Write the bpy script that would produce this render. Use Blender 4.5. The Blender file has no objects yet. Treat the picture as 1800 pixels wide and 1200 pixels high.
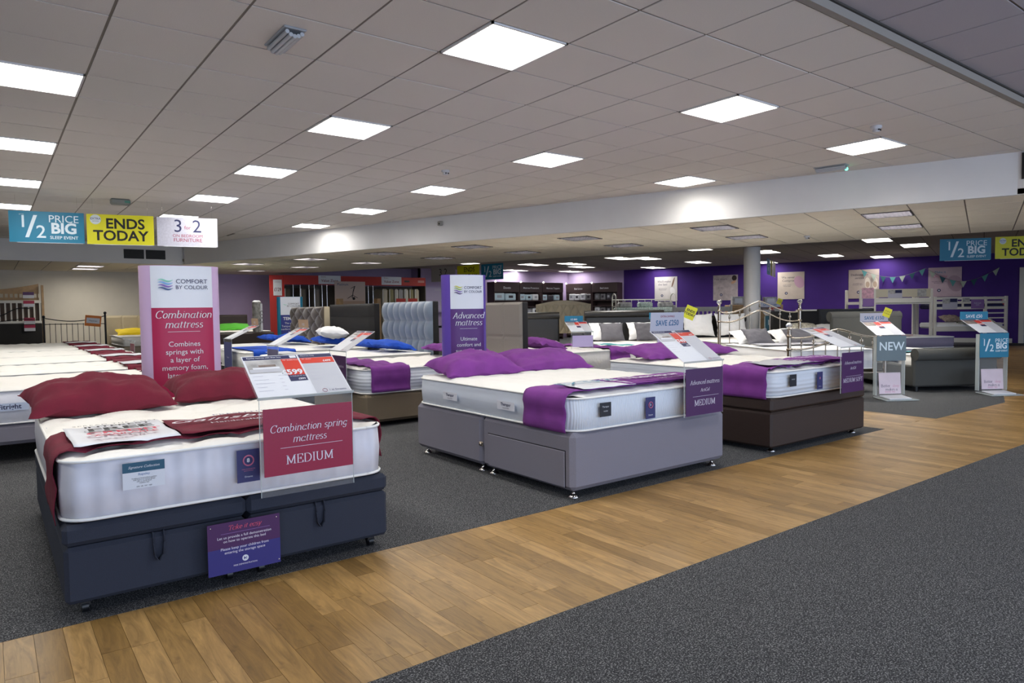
import bpy, math, random
from mathutils import Vector, Matrix, noise
random.seed(7)
S = bpy.context.scene
COL = S.collection
PI = math.pi
rad = math.radians

# ------------------------------------------------------------------ camera
H = 1.2
FPX, YAW, PITCH, ROLL = 1214.8, 0.9226653, -0.046114, -0.012165
cy, sy, cp, sp = math.cos(YAW), math.sin(YAW), math.cos(PITCH), math.sin(PITCH)
fw = Vector((cy*cp, sy*cp, sp)); rt = Vector((sy, -cy, 0)); up = rt.cross(fw)
cr, sr = math.cos(ROLL), math.sin(ROLL)
R_ = cr*rt + sr*up; U_ = -sr*rt + cr*up
cam = bpy.data.cameras.new('camera'); cam.sensor_width = 36; cam.lens = FPX*36/1800
cam.clip_start = .05; cam.clip_end = 100
co = bpy.data.objects.new('camera', cam); COL.objects.link(co)
co.matrix_world = Matrix(((R_.x, U_.x, -fw.x, 0), (R_.y, U_.y, -fw.y, 0), (R_.z, U_.z, -fw.z, H), (0, 0, 0, 1)))
S.camera = co

# ------------------------------------------------------------------ world, exposure, lights
wd = bpy.data.worlds.new('world'); S.world = wd; wd.use_nodes = True
wd.node_tree.nodes['Background'].inputs[0].default_value = (.55, .70, 1.0, 1)
wd.node_tree.nodes['Background'].inputs[1].default_value = 1.6
S.view_settings.view_transform = 'Standard'; S.view_settings.look = 'None'
S.view_settings.gamma = 1; S.view_settings.use_curve_mapping = False
S.view_settings.exposure = 0.72
S.cycles.use_denoising = True
S.cycles.max_bounces = 8; S.cycles.diffuse_bounces = 5; S.cycles.glossy_bounces = 3
S.cycles.transmission_bounces = 6; S.cycles.transparent_max_bounces = 12
S.cycles.sample_clamp_indirect = 6
LAMP, LAMP_BACK, LAMP_DIM, DAY = 15.0, 9.0, 34.0, 42.0

def area(name, loc, size, power, color, rot=(0, 0, 0)):
    l = bpy.data.lights.new(name, 'AREA'); l.shape = 'RECTANGLE'; l.size = size[0]; l.size_y = size[1]
    l.energy = power; l.color = color
    o = bpy.data.objects.new(name, l); COL.objects.link(o); o.location = loc; o.rotation_euler = rot
    return o
# daylight entering by the shop windows behind the camera
for wx in (-2.5, 1.5, 5.5, 9.5):
    area('window_daylight', (wx, -3.9, 1.35), (3.2, 2.1), DAY, (.72, .83, 1.0), (rad(90), 0, 0))
# the ceiling fittings that continue outside the frame
for lx, ly in ((-2.1, 4.0), (-2.1, 8.6), (-2.1, 13.4), (.3, 3.4), (2.7, 1.2), (7.5, .6)):
    area('ceiling_fitting', (lx, ly, 2.86), (.58, .58), 18, (1, .985, .95))

TH = rad(18.6); CT, ST = math.cos(TH), math.sin(TH)
def xy(u, v): return (u*CT - v*ST, u*ST + v*CT)
def uv(x, y): return (x*CT + y*ST, -x*ST + y*CT)

# ------------------------------------------------------------------ materials
def lin(h):
    if not isinstance(h, str): return tuple(h) + (1,)
    c = [int(h[i:i+2], 16)/255 for i in (0, 2, 4)]
    return tuple(x/12.92 if x <= .04045 else ((x+.055)/1.055)**2.4 for x in c) + (1,)
MATS = {}
def M(name, col=None, rough=.6, metal=0, noise_amt=0, noise_scale=20, bump=0, bump_scale=200, emit=0, alpha=None,
      trans=0, wave=None, sheen=0, detail=3):
    if name in MATS: return MATS[name]
    m = bpy.data.materials.new(name); MATS[name] = m; m.use_nodes = True
    nt = m.node_tree; b = nt.nodes['Principled BSDF']; L = nt.links.new
    c = lin(col); b.inputs['Base Color'].default_value = c; b.inputs['Roughness'].default_value = rough
    b.inputs['Metallic'].default_value = metal
    if sheen: b.inputs['Sheen Weight'].default_value = sheen
    if trans: b.inputs['Transmission Weight'].default_value = trans
    if alpha is not None: b.inputs['Alpha'].default_value = alpha
    if emit:
        b.inputs['Emission Color'].default_value = c; b.inputs['Emission Strength'].default_value = emit
    tc = None
    if noise_amt or bump or wave:
        tc = nt.nodes.new('ShaderNodeTexCoord')
    if noise_amt:
        n = nt.nodes.new('ShaderNodeTexNoise'); n.inputs['Scale'].default_value = noise_scale; n.inputs['Detail'].default_value = detail
        L(tc.outputs['Object'], n.inputs['Vector'])
        r = nt.nodes.new('ShaderNodeValToRGB')
        r.color_ramp.elements[0].position = .3; r.color_ramp.elements[1].position = .7
        r.color_ramp.elements[0].color = tuple(x*(1-noise_amt) for x in c[:3]) + (1,)
        r.color_ramp.elements[1].color = tuple(min(1, x*(1+noise_amt)) for x in c[:3]) + (1,)
        L(n.outputs['Fac'], r.inputs['Fac']); L(r.outputs['Color'], b.inputs['Base Color'])
    hgt = None
    if wave:
        w = nt.nodes.new('ShaderNodeTexWave'); w.inputs['Scale'].default_value = wave[1]
        w.bands_direction = wave[0]; w.inputs['Distortion'].default_value = wave[3] if len(wave) > 3 else 0
        L(tc.outputs['Object'], w.inputs['Vector']); hgt = w.outputs['Fac']
        bp = nt.nodes.new('ShaderNodeBump'); bp.inputs['Strength'].default_value = wave[2]; bp.inputs['Distance'].default_value = .01
        L(hgt, bp.inputs['Height']); L(bp.outputs['Normal'], b.inputs['Normal'])
    elif bump:
        n2 = nt.nodes.new('ShaderNodeTexNoise'); n2.inputs['Scale'].default_value = bump_scale
        L(tc.outputs['Object'], n2.inputs['Vector'])
        bp = nt.nodes.new('ShaderNodeBump'); bp.inputs['Strength'].default_value = bump; bp.inputs['Distance'].default_value = .005
        L(n2.outputs['Fac'], bp.inputs['Height']); L(bp.outputs['Normal'], b.inputs['Normal'])
    return m

def carpet_mat():
    m = bpy.data.materials.new('carpet'); m.use_nodes = True; nt = m.node_tree; L = nt.links.new
    b = nt.nodes['Principled BSDF']; b.inputs['Roughness'].default_value = .95
    tc = nt.nodes.new('ShaderNodeTexCoord')
    n = nt.nodes.new('ShaderNodeTexNoise'); n.inputs['Scale'].default_value = 190; n.inputs['Detail'].default_value = 5
    n3 = nt.nodes.new('ShaderNodeTexNoise'); n3.inputs['Scale'].default_value = 1.3; n3.inputs['Detail'].default_value = 4
    L(tc.outputs['Object'], n.inputs['Vector']); L(tc.outputs['Object'], n3.inputs['Vector'])
    r = nt.nodes.new('ShaderNodeValToRGB'); e = r.color_ramp.elements
    e[0].position = .40; e[0].color = lin('18191b'); e[1].position = .66; e[1].color = lin('8c8c8b')
    k = e.new(.53); k.color = lin('3b3c3f')
    L(n.outputs['Fac'], r.inputs['Fac'])
    mx = nt.nodes.new('ShaderNodeMix'); mx.data_type = 'RGBA'; mx.blend_type = 'MULTIPLY'; mx.inputs[0].default_value = .35
    L(r.outputs['Color'], mx.inputs[6]); L(n3.outputs['Color'], mx.inputs[7])
    L(r.outputs['Color'], b.inputs['Base Color'])
    bp = nt.nodes.new('ShaderNodeBump'); bp.inputs['Strength'].default_value = .6; bp.inputs['Distance'].default_value = .004
    L(n.outputs['Fac'], bp.inputs['Height']); L(bp.outputs['Normal'], b.inputs['Normal'])
    return m

def wood_mat():
    m = bpy.data.materials.new('oak_vinyl'); m.use_nodes = True; nt = m.node_tree; L = nt.links.new
    b = nt.nodes['Principled BSDF']; b.inputs['Roughness'].default_value = .42
    oi = nt.nodes.new('ShaderNodeObjectInfo'); ge = nt.nodes.new('ShaderNodeNewGeometry'); tc = nt.nodes.new('ShaderNodeTexCoord')
    add = nt.nodes.new('ShaderNodeMath'); add.operation = 'ADD'
    L(oi.outputs['Random'], add.inputs[0]); L(ge.outputs['Random Per Island'], add.inputs[1])
    fr = nt.nodes.new('ShaderNodeMath'); fr.operation = 'FRACT'; L(add.outputs[0], fr.inputs[0])
    r = nt.nodes.new('ShaderNodeValToRGB'); e = r.color_ramp.elements
    e[0].color = lin('94733f'); e[1].color = lin('bf9a62'); e.new(.35).color = lin('a6834c'); e.new(.7).color = lin('b08c55')
    L(fr.outputs[0], r.inputs['Fac'])
    mul = nt.nodes.new('ShaderNodeVectorMath'); mul.operation = 'MULTIPLY'; mul.inputs[1].default_value = (26, 3.0, 1)
    of = nt.nodes.new('ShaderNodeVectorMath'); of.operation = 'ADD'
    cx = nt.nodes.new('ShaderNodeCombineXYZ'); L(fr.outputs[0], cx.inputs[2])
    sc = nt.nodes.new('ShaderNodeVectorMath'); sc.operation = 'SCALE'; sc.inputs['Scale'].default_value = 40; L(cx.outputs[0], sc.inputs[0])
    L(tc.outputs['Object'], mul.inputs[0]); L(mul.outputs[0], of.inputs[0]); L(sc.outputs[0], of.inputs[1])
    n = nt.nodes.new('ShaderNodeTexNoise'); n.inputs['Scale'].default_value = 1.0; n.inputs['Detail'].default_value = 7
    n.inputs['Roughness'].default_value = .68; n.inputs['Distortion'].default_value = 1.6
    L(of.outputs[0], n.inputs['Vector'])
    r2 = nt.nodes.new('ShaderNodeValToRGB'); r2.color_ramp.elements[0].position = .28; r2.color_ramp.elements[1].position = .72
    r2.color_ramp.elements[0].color = (.30, .28, .25, 1); r2.color_ramp.elements[1].color = (1.12, 1.1, 1.05, 1)
    L(n.outputs['Fac'], r2.inputs['Fac'])
    # knots
    vo = nt.nodes.new('ShaderNodeTexNoise'); vo.inputs['Scale'].default_value = 9; vo.inputs['Detail'].default_value = 2
    L(tc.outputs['Object'], vo.inputs['Vector'])
    r3 = nt.nodes.new('ShaderNodeValToRGB'); r3.color_ramp.elements[0].position = .27; r3.color_ramp.elements[1].position = .36
    r3.color_ramp.elements[0].color = (.35, .28, .22, 1); r3.color_ramp.elements[1].color = (1, 1, 1, 1)
    L(vo.outputs['Fac'], r3.inputs['Fac'])
    m1 = nt.nodes.new('ShaderNodeMix'); m1.data_type = 'RGBA'; m1.blend_type = 'MULTIPLY'; m1.inputs[0].default_value = .75
    L(r.outputs['Color'], m1.inputs[6]); L(r2.outputs['Color'], m1.inputs[7])
    m2 = nt.nodes.new('ShaderNodeMix'); m2.data_type = 'RGBA'; m2.blend_type = 'MULTIPLY'; m2.inputs[0].default_value = .8
    L(m1.outputs[2], m2.inputs[6]); L(r3.outputs['Color'], m2.inputs[7])
    L(m2.outputs[2], b.inputs['Base Color'])
    return m

CARPET = carpet_mat(); WOOD = wood_mat()
TILE = M('ceiling_tile', 'dad3cc', .95, noise_amt=.07, noise_scale=260, bump=.15, bump_scale=300)
TILE2 = M('ceiling_tile_warm', 'ece2d0', .95, noise_amt=.07, noise_scale=200, bump=.15, bump_scale=300)
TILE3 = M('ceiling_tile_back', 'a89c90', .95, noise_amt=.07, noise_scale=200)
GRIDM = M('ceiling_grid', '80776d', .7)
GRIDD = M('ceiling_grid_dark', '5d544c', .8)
WHITEP = M('white_paint', 'dcdad8', .7, noise_amt=.02, noise_scale=3)
BEIGE = M('beige_wall', 'ded6c6', .8, noise_amt=.03, noise_scale=3)
LILAC = M('lilac_wall', 'bba8cb', .8, noise_amt=.03, noise_scale=3)
PURPLE = M('purple_wall', '3f1a78', .75, noise_amt=.08, noise_scale=2)
LAMPM = M('lamp_lit', (1, .985, .95), emit=LAMP); LAMPB = M('lamp_lit_back', (1, .98, .95), emit=LAMP_BACK)
LAMPL = M('lamp_low', (1, .96, .88), emit=14)
LAMPD = M('lamp_dim', (1, .97, .93), emit=LAMP_DIM)
LOUV = M('louvre', 'e6e4de', .35); LOUVD = M('louvre_metal', '5a585c', .25, metal=.9)
CREAM = M('mattress_top', 'eeebe4', .8, bump=.25, bump_scale=60)
CREAM2 = M('mattress_knit', 'ecebe6', .8, bump=.3, bump_scale=90)
MSIDE = M('mattress_border', 'dcdde4', .6, noise_amt=.04, noise_scale=12, bump=.25, bump_scale=40)
MSIDE_RIB = M('mattress_border_rib', 'cfd6e0', .6, wave=('X', 22, .3))
MSIDE_H = M('mattress_border_channels', 'd2d8e0', .6, wave=('Z', 9, .35))
MSIDE_Q = M('mattress_border_quilt', 'dedad4', .6, bump=.9, bump_scale=25)
PIPE = M('mattress_piping', 'ecebe6', .5)
MAROON = M('maroon_cloth', '681028', .9, noise_amt=.15, noise_scale=8, bump=.3, bump_scale=350)
PURPC = M('purple_cloth', '763386', .9, noise_amt=.12, noise_scale=8, bump=.3, bump_scale=350)
BLUEC = M('blue_cloth', '0a49b8', .85, noise_amt=.1, noise_scale=8, bump=.3, bump_scale=350)
TEALC = M('teal_cloth', '55a5ad', .85); WHITEC = M('white_cotton', 'eeeeee', .85, bump=.2, bump_scale=60)
YELC = M('yellow_cloth', 'f2d21a', .8); GREENC = M('green_cloth', '4fae2d', .8)
GREYC = M('grey_cushion', '5c5a60', .8, bump=.5, bump_scale=200); SLATEC = M('slate_cloth', '4a4c5c', .85)
NAVYB = M('charcoal_navy_fabric', '272c3a', .85, noise_amt=.12, noise_scale=300, bump=.3, bump_scale=500)
GREYB = M('silver_grey_fabric', '7d7a84', .85, noise_amt=.06, noise_scale=250, bump=.3, bump_scale=500)
BROWNB = M('dark_brown_leather', '30221c', .55, noise_amt=.1, noise_scale=60)
TAUPEB = M('taupe_fabric', '6f6350', .85, noise_amt=.08, noise_scale=250, bump=.3, bump_scale=500)
LGREYB = M('light_grey_fabric', '8c867e', .85, noise_amt=.08, noise_scale=250, bump=.3, bump_scale=500)
DARKB = M('charcoal_fabric', '201e1d', .8, noise_amt=.15, noise_scale=200)
SLEIGHB = M('grey_tweed', '4a4a46', .85, noise_amt=.15, noise_scale=300, bump=.4, bump_scale=400)
BLUEGREY = M('blue_grey_velvet', '74808f', .7, noise_amt=.06, noise_scale=200, sheen=.5)
BRNTUFT = M('brown_velvet', '4d4136', .75, noise_amt=.08, noise_scale=200, sheen=.5)
BEIGEF = M('beige_fabric', 'c9bb9e', .85); BLKLEA = M('black_leather', '1c1916', .38, noise_amt=.1, noise_scale=50)
CHROME = M('chrome', 'd9d6d2', .12, metal=1); NICKEL = M('antique_nickel', 'a79b8b', .25, metal=1)
BLACKM = M('black_metal', '1e1e22', .4, metal=.5); BLKPL = M('black_plastic', '101114', .4)
CRYSTAL = M('crystal', 'ffffff', .02, trans=1)
ACRYL = M('acrylic', 'ffffff', .04, alpha=.05); ACRYLE = M('acrylic_edge', 'c9d2d2', .1, alpha=.6)
WHITE = M('paper_white', 'd6d8dd', .5); OFFW = M('paper_grey', 'b6b7bd', .5)
NAVY = M('print_navy', '23264f', .5); RED = M('print_red', 'c8321f', .5); CRIM = M('print_crimson', '900d38', .45)
PURPR = M('print_purple', '42154f', .45); PINKW = M('totem_pink', 'cdafd0', .5); TEAL = M('print_teal', '0a7595', .5)
YEL = M('print_yellow', 'd9d30a', .5); GREYP = M('print_grey', 'b3b2bd', .5); SLATE = M('print_slate', '64747a', .5)
INK = M('ink_black', '161616', .6); DTEAL = M('label_teal', '1c5068', .5); INDIGO = M('print_indigo', '2a2570', .5)
PHOTO1 = M('print_photo_grey', 'a8a6a4', .5, noise_amt=.35, noise_scale=14); PHOTO2 = M('print_photo_brown', '7d6f66', .5, noise_amt=.4, noise_scale=18)
SKIN = M('print_beige', 'cdbfa8', .5); PALEPK = M('print_pale_pink', 'd5c4cc', .5, noise_amt=.06, noise_scale=4)
TOTP = M('totem_purple', '4f1f6e', .45); TOTM = M('totem_magenta', 'a81448', .45)
REDF = M('red_fascia', 'b02a22', .5); DKBRN = M('shelf_brown', '3b2a2b', .5); GREYW = M('rack_grey', '5d574e', .8)
WOODL = M('light_wood', 'a98a64', .6, noise_amt=.15, noise_scale=10); WHITEW = M('white_wood', 'dfdbd0', .5)
GREENL = M('green_indicator', (.1, 1, .5), emit=3); SPOT = M('spot_lens', (1, .95, .9), emit=12)
PURPT = M('purple_label_print', '2b2c62', .5); BROWNTAG = M('tan_card', 'a98f75', .6)
BEDLIN = M('patterned_linen', 'c8c4b4', .8, noise_amt=.5, noise_scale=22)

# ------------------------------------------------------------------ object helpers
def link(o, parent=None):
    COL.objects.link(o)
    if parent is not None: o.parent = parent
    return o
def tag(o, label=None, cat=None, group=None, kind=None):
    if label: o['label'] = label
    if cat: o['category'] = cat
    if group: o['group'] = group
    if kind: o['kind'] = kind
    return o
def empty(name, loc=(0, 0, 0), rz=0, label=None, cat=None, group=None, parent=None):
    o = bpy.data.objects.new(name, None); o.empty_display_size = .1
    link(o, parent); o.location = loc; o.rotation_euler = (0, 0, rz)
    return tag(o, label, cat, group)

class MB:
    def __init__(s): s.v = []; s.f = []; s.m = []; s.mats = []; s.sm = []
    def mi(s, m):
        if m not in s.mats: s.mats.append(m)
        return s.mats.index(m)
    def add(s, vs, fs, m, smooth=False, T=None):
        n = len(s.v); k = s.mi(m)
        for p in vs:
            p = Vector(p)
            if T is not None: p = T @ p
            s.v.append(tuple(p))
        for f in fs: s.f.append(tuple(i+n for i in f)); s.m.append(k); s.sm.append(smooth)
    def box(s, a, b, m, T=None, ch=0):
        x0, y0, z0 = a; x1, y1, z1 = b
        if ch <= 0:
            vs = [(x0, y0, z0), (x1, y0, z0), (x1, y1, z0), (x0, y1, z0), (x0, y0, z1), (x1, y0, z1), (x1, y1, z1), (x0, y1, z1)]
            s.add(vs, [(0, 3, 2, 1), (4, 5, 6, 7), (0, 1, 5, 4), (1, 2, 6, 5), (2, 3, 7, 6), (3, 0, 4, 7)], m, False, T)
        else:
            c = min(ch, (x1-x0)*.49, (y1-y0)*.49, (z1-z0)*.49)
            rings = []
            def ring(e, z):
                return [(x0+e+c*(0 if e else 1)*1, y0+e, z), (x1-e-c*(0 if e else 1), y0+e, z), (x1-e, y0+e+c*(0 if e else 1), z), (x1-e, y1-e-c*(0 if e else 1), z),
                        (x1-e-c*(0 if e else 1), y1-e, z), (x0+e+c*(0 if e else 1), y1-e, z), (x0+e, y1-e-c*(0 if e else 1), z), (x0+e, y0+e+c*(0 if e else 1), z)]
            vs = ring(c, z0) + ring(0, z0+c) + ring(0, z1-c) + ring(c, z1)
            fs = [tuple(reversed(range(8)))]
            for r in range(3):
                for i in range(8): fs.append((r*8+i, r*8+(i+1) % 8, r*8+8+(i+1) % 8, r*8+8+i))
            fs.append(tuple(range(24, 32)))
            s.add(vs, fs, m, False, T)
    def cyl(s, p, q, r, m, n=12, r2=None, caps=True):
        p = Vector(p); q = Vector(q); d = (q-p).normalized(); a = d.orthogonal().normalized(); b = d.cross(a)
        r2 = r if r2 is None else r2
        vs = [p+r*(math.cos(2*PI*i/n)*a+math.sin(2*PI*i/n)*b) for i in range(n)] + [q+r2*(math.cos(2*PI*i/n)*a+math.sin(2*PI*i/n)*b) for i in range(n)]
        fs = [(i, (i+1) % n, n+(i+1) % n, n+i) for i in range(n)]
        s.add(vs, fs, m, True)
        if caps: s.add(vs, [tuple(reversed(range(n))), tuple(range(n, 2*n))], m)
    def tube(s, pts, r, m, n=8):
        pts = [Vector(p) for p in pts]; N = len(pts); vs = []
        d0 = (pts[1]-pts[0]).normalized(); a = d0.orthogonal().normalized()
        for i, p in enumerate(pts):
            d = (pts[min(i+1, N-1)]-pts[max(i-1, 0)]).normalized()
            a = (a - a.dot(d)*d).normalized(); b = d.cross(a)
            rr = r(i/(N-1)) if callable(r) else r
            vs += [p+rr*(math.cos(2*PI*k/n)*a+math.sin(2*PI*k/n)*b) for k in range(n)]
        fs = [(i*n+k, i*n+(k+1) % n, (i+1)*n+(k+1) % n, (i+1)*n+k) for i in range(N-1) for k in range(n)]
        fs += [tuple(reversed(range(n))), tuple(range((N-1)*n, N*n))]
        s.add(vs, fs, m, True)
    def lathe(s, prof, c, m, n=16, T=None):
        vs = []; N = len(prof)
        for r, z in prof: vs += [(c[0]+r*math.cos(2*PI*k/n), c[1]+r*math.sin(2*PI*k/n), c[2]+z) for k in range(n)]
        fs = [(i*n+k, i*n+(k+1) % n, (i+1)*n+(k+1) % n, (i+1)*n+k) for i in range(N-1) for k in range(n)]
        fs += [tuple(reversed(range(n))), tuple(range((N-1)*n, N*n))]
        s.add(vs, fs, m, True, T)
    def ball(s, c, r, m, n=12, sz=1):
        pr = [(max(.0005, r*math.sin(PI*i/n)), -r*sz*math.cos(PI*i/n)) for i in range(n+1)]
        s.lathe(pr, c, m, n)
    def prism(s, poly, z0, z1, m, T=None):
        n = len(poly)
        vs = [(x, y, z0) for x, y in poly] + [(x, y, z1) for x, y in poly]
        fs = [tuple(reversed(range(n))), tuple(range(n, 2*n))] + [(i, (i+1) % n, n+(i+1) % n, n+i) for i in range(n)]
        s.add(vs, fs, m, False, T)
    def rect(s, x0, y0, x1, y1, z, m, T=None):
        s.add([(x0, y0, z), (x1, y0, z), (x1, y1, z), (x0, y1, z)], [(0, 1, 2, 3)], m, False, T)
    def mesh(s, name):
        me = bpy.data.meshes.new(name); me.from_pydata(s.v, [], s.f)
        for m in s.mats: me.materials.append(m)
        me.polygons.foreach_set('material_index', s.m); me.polygons.foreach_set('use_smooth', s.sm)
        me.update(); return me
    def obj(s, name, parent=None, loc=(0, 0, 0), rot=(0, 0, 0)):
        o = bpy.data.objects.new(name, s.mesh(name)); link(o, parent); o.location = loc; o.rotation_euler = rot
        return o

def struct(mb, name, parent=None):
    o = mb.obj(name, parent)
    if parent is None: o['kind'] = 'structure'
    return o

def _arc(cx, cy, rx, ry, a0, a1, n=12): return [(cx+rx*math.cos(rad(a0+(a1-a0)*i/n)), cy+ry*math.sin(rad(a0+(a1-a0)*i/n))) for i in range(n+1)]
def _sf(x, y, w=.13): return [(x-w/2, y), (x+w/2, y)]
XH, CH, AH, DH = .46, .70, .74, -.22
SERIF = {   # skeleton strokes: (advance, [polylines])
 'a': (.50, [_arc(.22, .22, .17, .22, 60, 360+20), [(.40, XH), (.38, .10), (.42, .01), (.50, .04)]]),
 'b': (.50, [[(.08, AH), (.08, .02)], _arc(.25, .23, .17, .22, 170, -170), _sf(.05, AH, .1)]),
 'c': (.42, [_arc(.24, .23, .17, .22, 45, 315)]),
 'd': (.52, [_arc(.22, .23, .17, .22, 10, 350), [(.40, AH), (.40, .02), (.50, .03)], _sf(.36, AH, .1)]),
 'e': (.44, [_arc(.23, .23, .17, .22, 5, 315), [(.07, .24), (.40, .24)]]),
 'g': (.50, [_arc(.22, .24, .16, .20, 10, 370), [(.38, XH-.02), (.37, -.05)], _arc(.22, -.06, .15, .15, 0, -160)]),
 'f': (.30, [_arc(.24, .60, .10, .13, 60, 180, 6)+[(.14, .0)], [(.04, XH), (.27, XH)], _sf(.14, 0, .14)]),
 'h': (.52, [[(.09, AH), (.09, 0)], _arc(.25, .28, .15, .18, 160, 0, 8)+[(.40, 0)], _sf(.09, 0), _sf(.40, 0)]),
 'i': (.24, [[(.12, XH), (.12, .03), (.20, .02)], _sf(.08, XH, .1), [(.12, .62), (.12, .655)]]),
 'k': (.50, [[(.09, AH), (.09, 0)], [(.40, XH), (.10, .2)], [(.18, .26), (.42, 0)], _sf(.09, 0)]),
 'l': (.24, [[(.12, AH), (.12, .03), (.20, .02)], _sf(.08, AH, .1)]),
 'm': (.78, [[(.09, XH), (.09, 0)], _arc(.24, .28, .14, .18, 160, 0, 8)+[(.38, 0)], _arc(.53, .28, .14, .18, 160, 0, 8)+[(.67, .02), (.75, .03)], _sf(.07, XH, .1), _sf(.09, 0, .1), _sf(.38, 0, .1)]),
 'n': (.52, [[(.09, XH), (.09, 0)], _arc(.25, .28, .15, .18, 160, 0, 8)+[(.40, .02), (.48, .03)], _sf(.07, XH, .1), _sf(.09, 0, .1)]),
 'o': (.47, [_arc(.235, .23, .17, .23, 0, 360, 18)]),
 'p': (.50, [[(.09, XH), (.09, DH)], _arc(.25, .23, .16, .22, 170, -170), _sf(.06, XH, .1), _sf(.09, DH)]),
 'r': (.36, [[(.09, XH), (.09, 0)], _arc(.23, .30, .13, .16, 165, 50, 6), _sf(.06, XH, .1), _sf(.09, 0)]),
 's': (.38, [_arc(.19, .35, .12, .11, 40, 235, 8)+_arc(.19, .12, .13, .12, 60, -150, 8)]),
 't': (.32, [[(.14, .60), (.13, .08)]+_arc(.21, .08, .08, .07, 180, 300, 5), [(.04, XH), (.28, XH)]]),
 'u': (.52, [[(.09, XH)]+_arc(.24, .17, .15, .16, 180, 350, 8), [(.40, XH), (.40, 0)], _sf(.06, XH, .1)]),
 'v': (.46, [[(.06, XH), (.22, 0)], [(.22, 0), (.40, XH)], _sf(.06, XH)]),
 'y': (.46, [[(.06, XH), (.22, 0)], [(.42, XH), (.18, -.15), (.06, DH)], _sf(.06, XH)]),
 'A': (.66, [[(.32, CH), (.56, 0)], [(.32, CH), (.06, 0)], [(.15, .24), (.47, .24)], _sf(.07, 0, .16), _sf(.56, 0, .18)]),
 'B': (.60, [[(.12, 0), (.12, CH)], _arc(.26, .53, .18, .17, 90, -90, 8), _arc(.28, .18, .21, .18, 90, -90, 8), [(.06, CH), (.26, CH)], [(.12, .36), (.28, .36)], [(.06, 0), (.28, 0)]]),
 'C': (.66, [_arc(.36, .35, .29, .36, 45, 315, 16), [(.57, .72), (.57, .52)]]),
 'D': (.72, [[(.13, 0), (.13, CH)], [(.06, CH), (.32, CH)], [(.06, 0), (.32, 0)], _arc(.30, .35, .34, .35, 90, -90, 14)]),
 'E': (.60, [[(.13, 0), (.13, CH)], [(.06, CH), (.52, CH)], [(.52, CH), (.52, .55)], [(.06, 0), (.54, 0)], [(.54, 0), (.54, .17)], [(.13, .36), (.38, .36)], [(.38, .45), (.38, .27)]]),
 'F': (.56, [[(.13, 0), (.13, CH)], [(.06, CH), (.52, CH)], [(.52, CH), (.52, .55)], [(.13, .36), (.38, .36)], [(.38, .45), (.38, .27)], _sf(.13, 0, .2)]),
 'G': (.70, [_arc(.36, .35, .29, .36, 45, 330, 16), [(.57, .72), (.57, .52)], [(.58, .3), (.58, .04)], _sf(.56, .3, .18)]),
 'I': (.32, [[(.16, 0), (.16, CH)], _sf(.16, 0, .22), _sf(.16, CH, .22)]),
 'M': (.86, [[(.14, 0), (.14, CH)], [(.14, CH), (.42, .05)], [(.42, .05), (.70, CH)], [(.71, CH), (.71, 0)], _sf(.12, 0, .2), _sf(.71, 0, .22), _sf(.10, CH, .14), _sf(.75, CH, .14)]),
 'O': (.72, [_arc(.36, .35, .29, .36, 0, 360, 22)]),
 'R': (.64, [[(.13, 0), (.13, CH)], _arc(.28, .53, .18, .17, 90, -90, 8), [(.06, CH), (.28, CH)], [(.13, .36), (.28, .36)], [(.30, .36), (.56, 0)], _sf(.13, 0, .2), _sf(.58, 0, .12)]),
 'S': (.52, [_arc(.26, .52, .17, .18, 40, 250, 10)+_arc(.26, .18, .19, .19, 65, -150, 10)]),
 'T': (.62, [[(.31, 0), (.31, CH)], [(.05, CH), (.57, CH)], [(.05, CH), (.05, .55)], [(.57, CH), (.57, .55)], _sf(.31, 0, .2)]),
 'U': (.70, [[(.13, CH), (.13, .25)]+_arc(.34, .22, .21, .23, 180, 360, 12)+[(.55, CH)], _sf(.13, CH, .2), _sf(.56, CH, .18)]),
 ' ': (.26, []),
}
def serif_text(body, size, x, y, mat, parent, slant, z, name='lettering', tk=1.0):
    """broad-nib lettering: upright strokes thick, level strokes thin"""
    w = sum(SERIF[c][0] for c in body if c in SERIF); mb = MB(); ox = -w/2
    thick, thin = .085*tk, .03*tk
    for ch in body:
        if ch not in SERIF: continue
        adv, strokes = SERIF[ch]
        for st in strokes:
            L_, R__ = [], []
            for i, p in enumerate(st):
                a, b = st[max(i-1, 0)], st[min(i+1, len(st)-1)]; dx, dy = b[0]-a[0], b[1]-a[1]; n = math.hypot(dx, dy) or 1
                t = (thin+(thick-thin)*abs(dy)/n)/2; nx_, ny_ = -dy/n*t, dx/n*t
                if abs(dx) < 1e-6 or True:
                    L_.append((p[0]+nx_, p[1]+ny_)); R__.append((p[0]-nx_, p[1]-ny_))
            f = lambda q: (x+size*(ox+q[0]+(q[1])*slant), y+size*(q[1]-.3), z)
            m = len(st); mb.add([f(q) for q in L_]+[f(q) for q in R__], [(m+i, m+i+1, i+1, i) for i in range(m-1)], mat)
        ox += adv
    o = mb.obj(name, parent); return o
def text(body, size, x, y, mat, parent, align='CENTER', shear=0, bold=0, spacing=1, z=.0012, line=1.0, sx=1, name='lettering', serif=None, tk=1.0):
    if serif is not None: return serif_text(body, size, x, y, mat, parent, serif, z, name, tk)
    c = bpy.data.curves.new(name, 'FONT'); c.body = body; c.size = size; c.align_x = align; c.align_y = 'CENTER'
    c.shear = shear; c.offset = bold; c.space_character = spacing; c.space_line = line; c.extrude = 0; c.resolution_u = 3
    c.materials.append(mat)
    tmp = bpy.data.objects.new(name, c); me = bpy.data.meshes.new_from_object(tmp); me.name = name
    bpy.data.objects.remove(tmp); bpy.data.curves.remove(c)
    if not me.materials: me.materials.append(mat)
    o = bpy.data.objects.new(name, me); link(o, parent); o.location = (x, y, z); o.scale = (sx, 1, 1)
    return o
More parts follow.
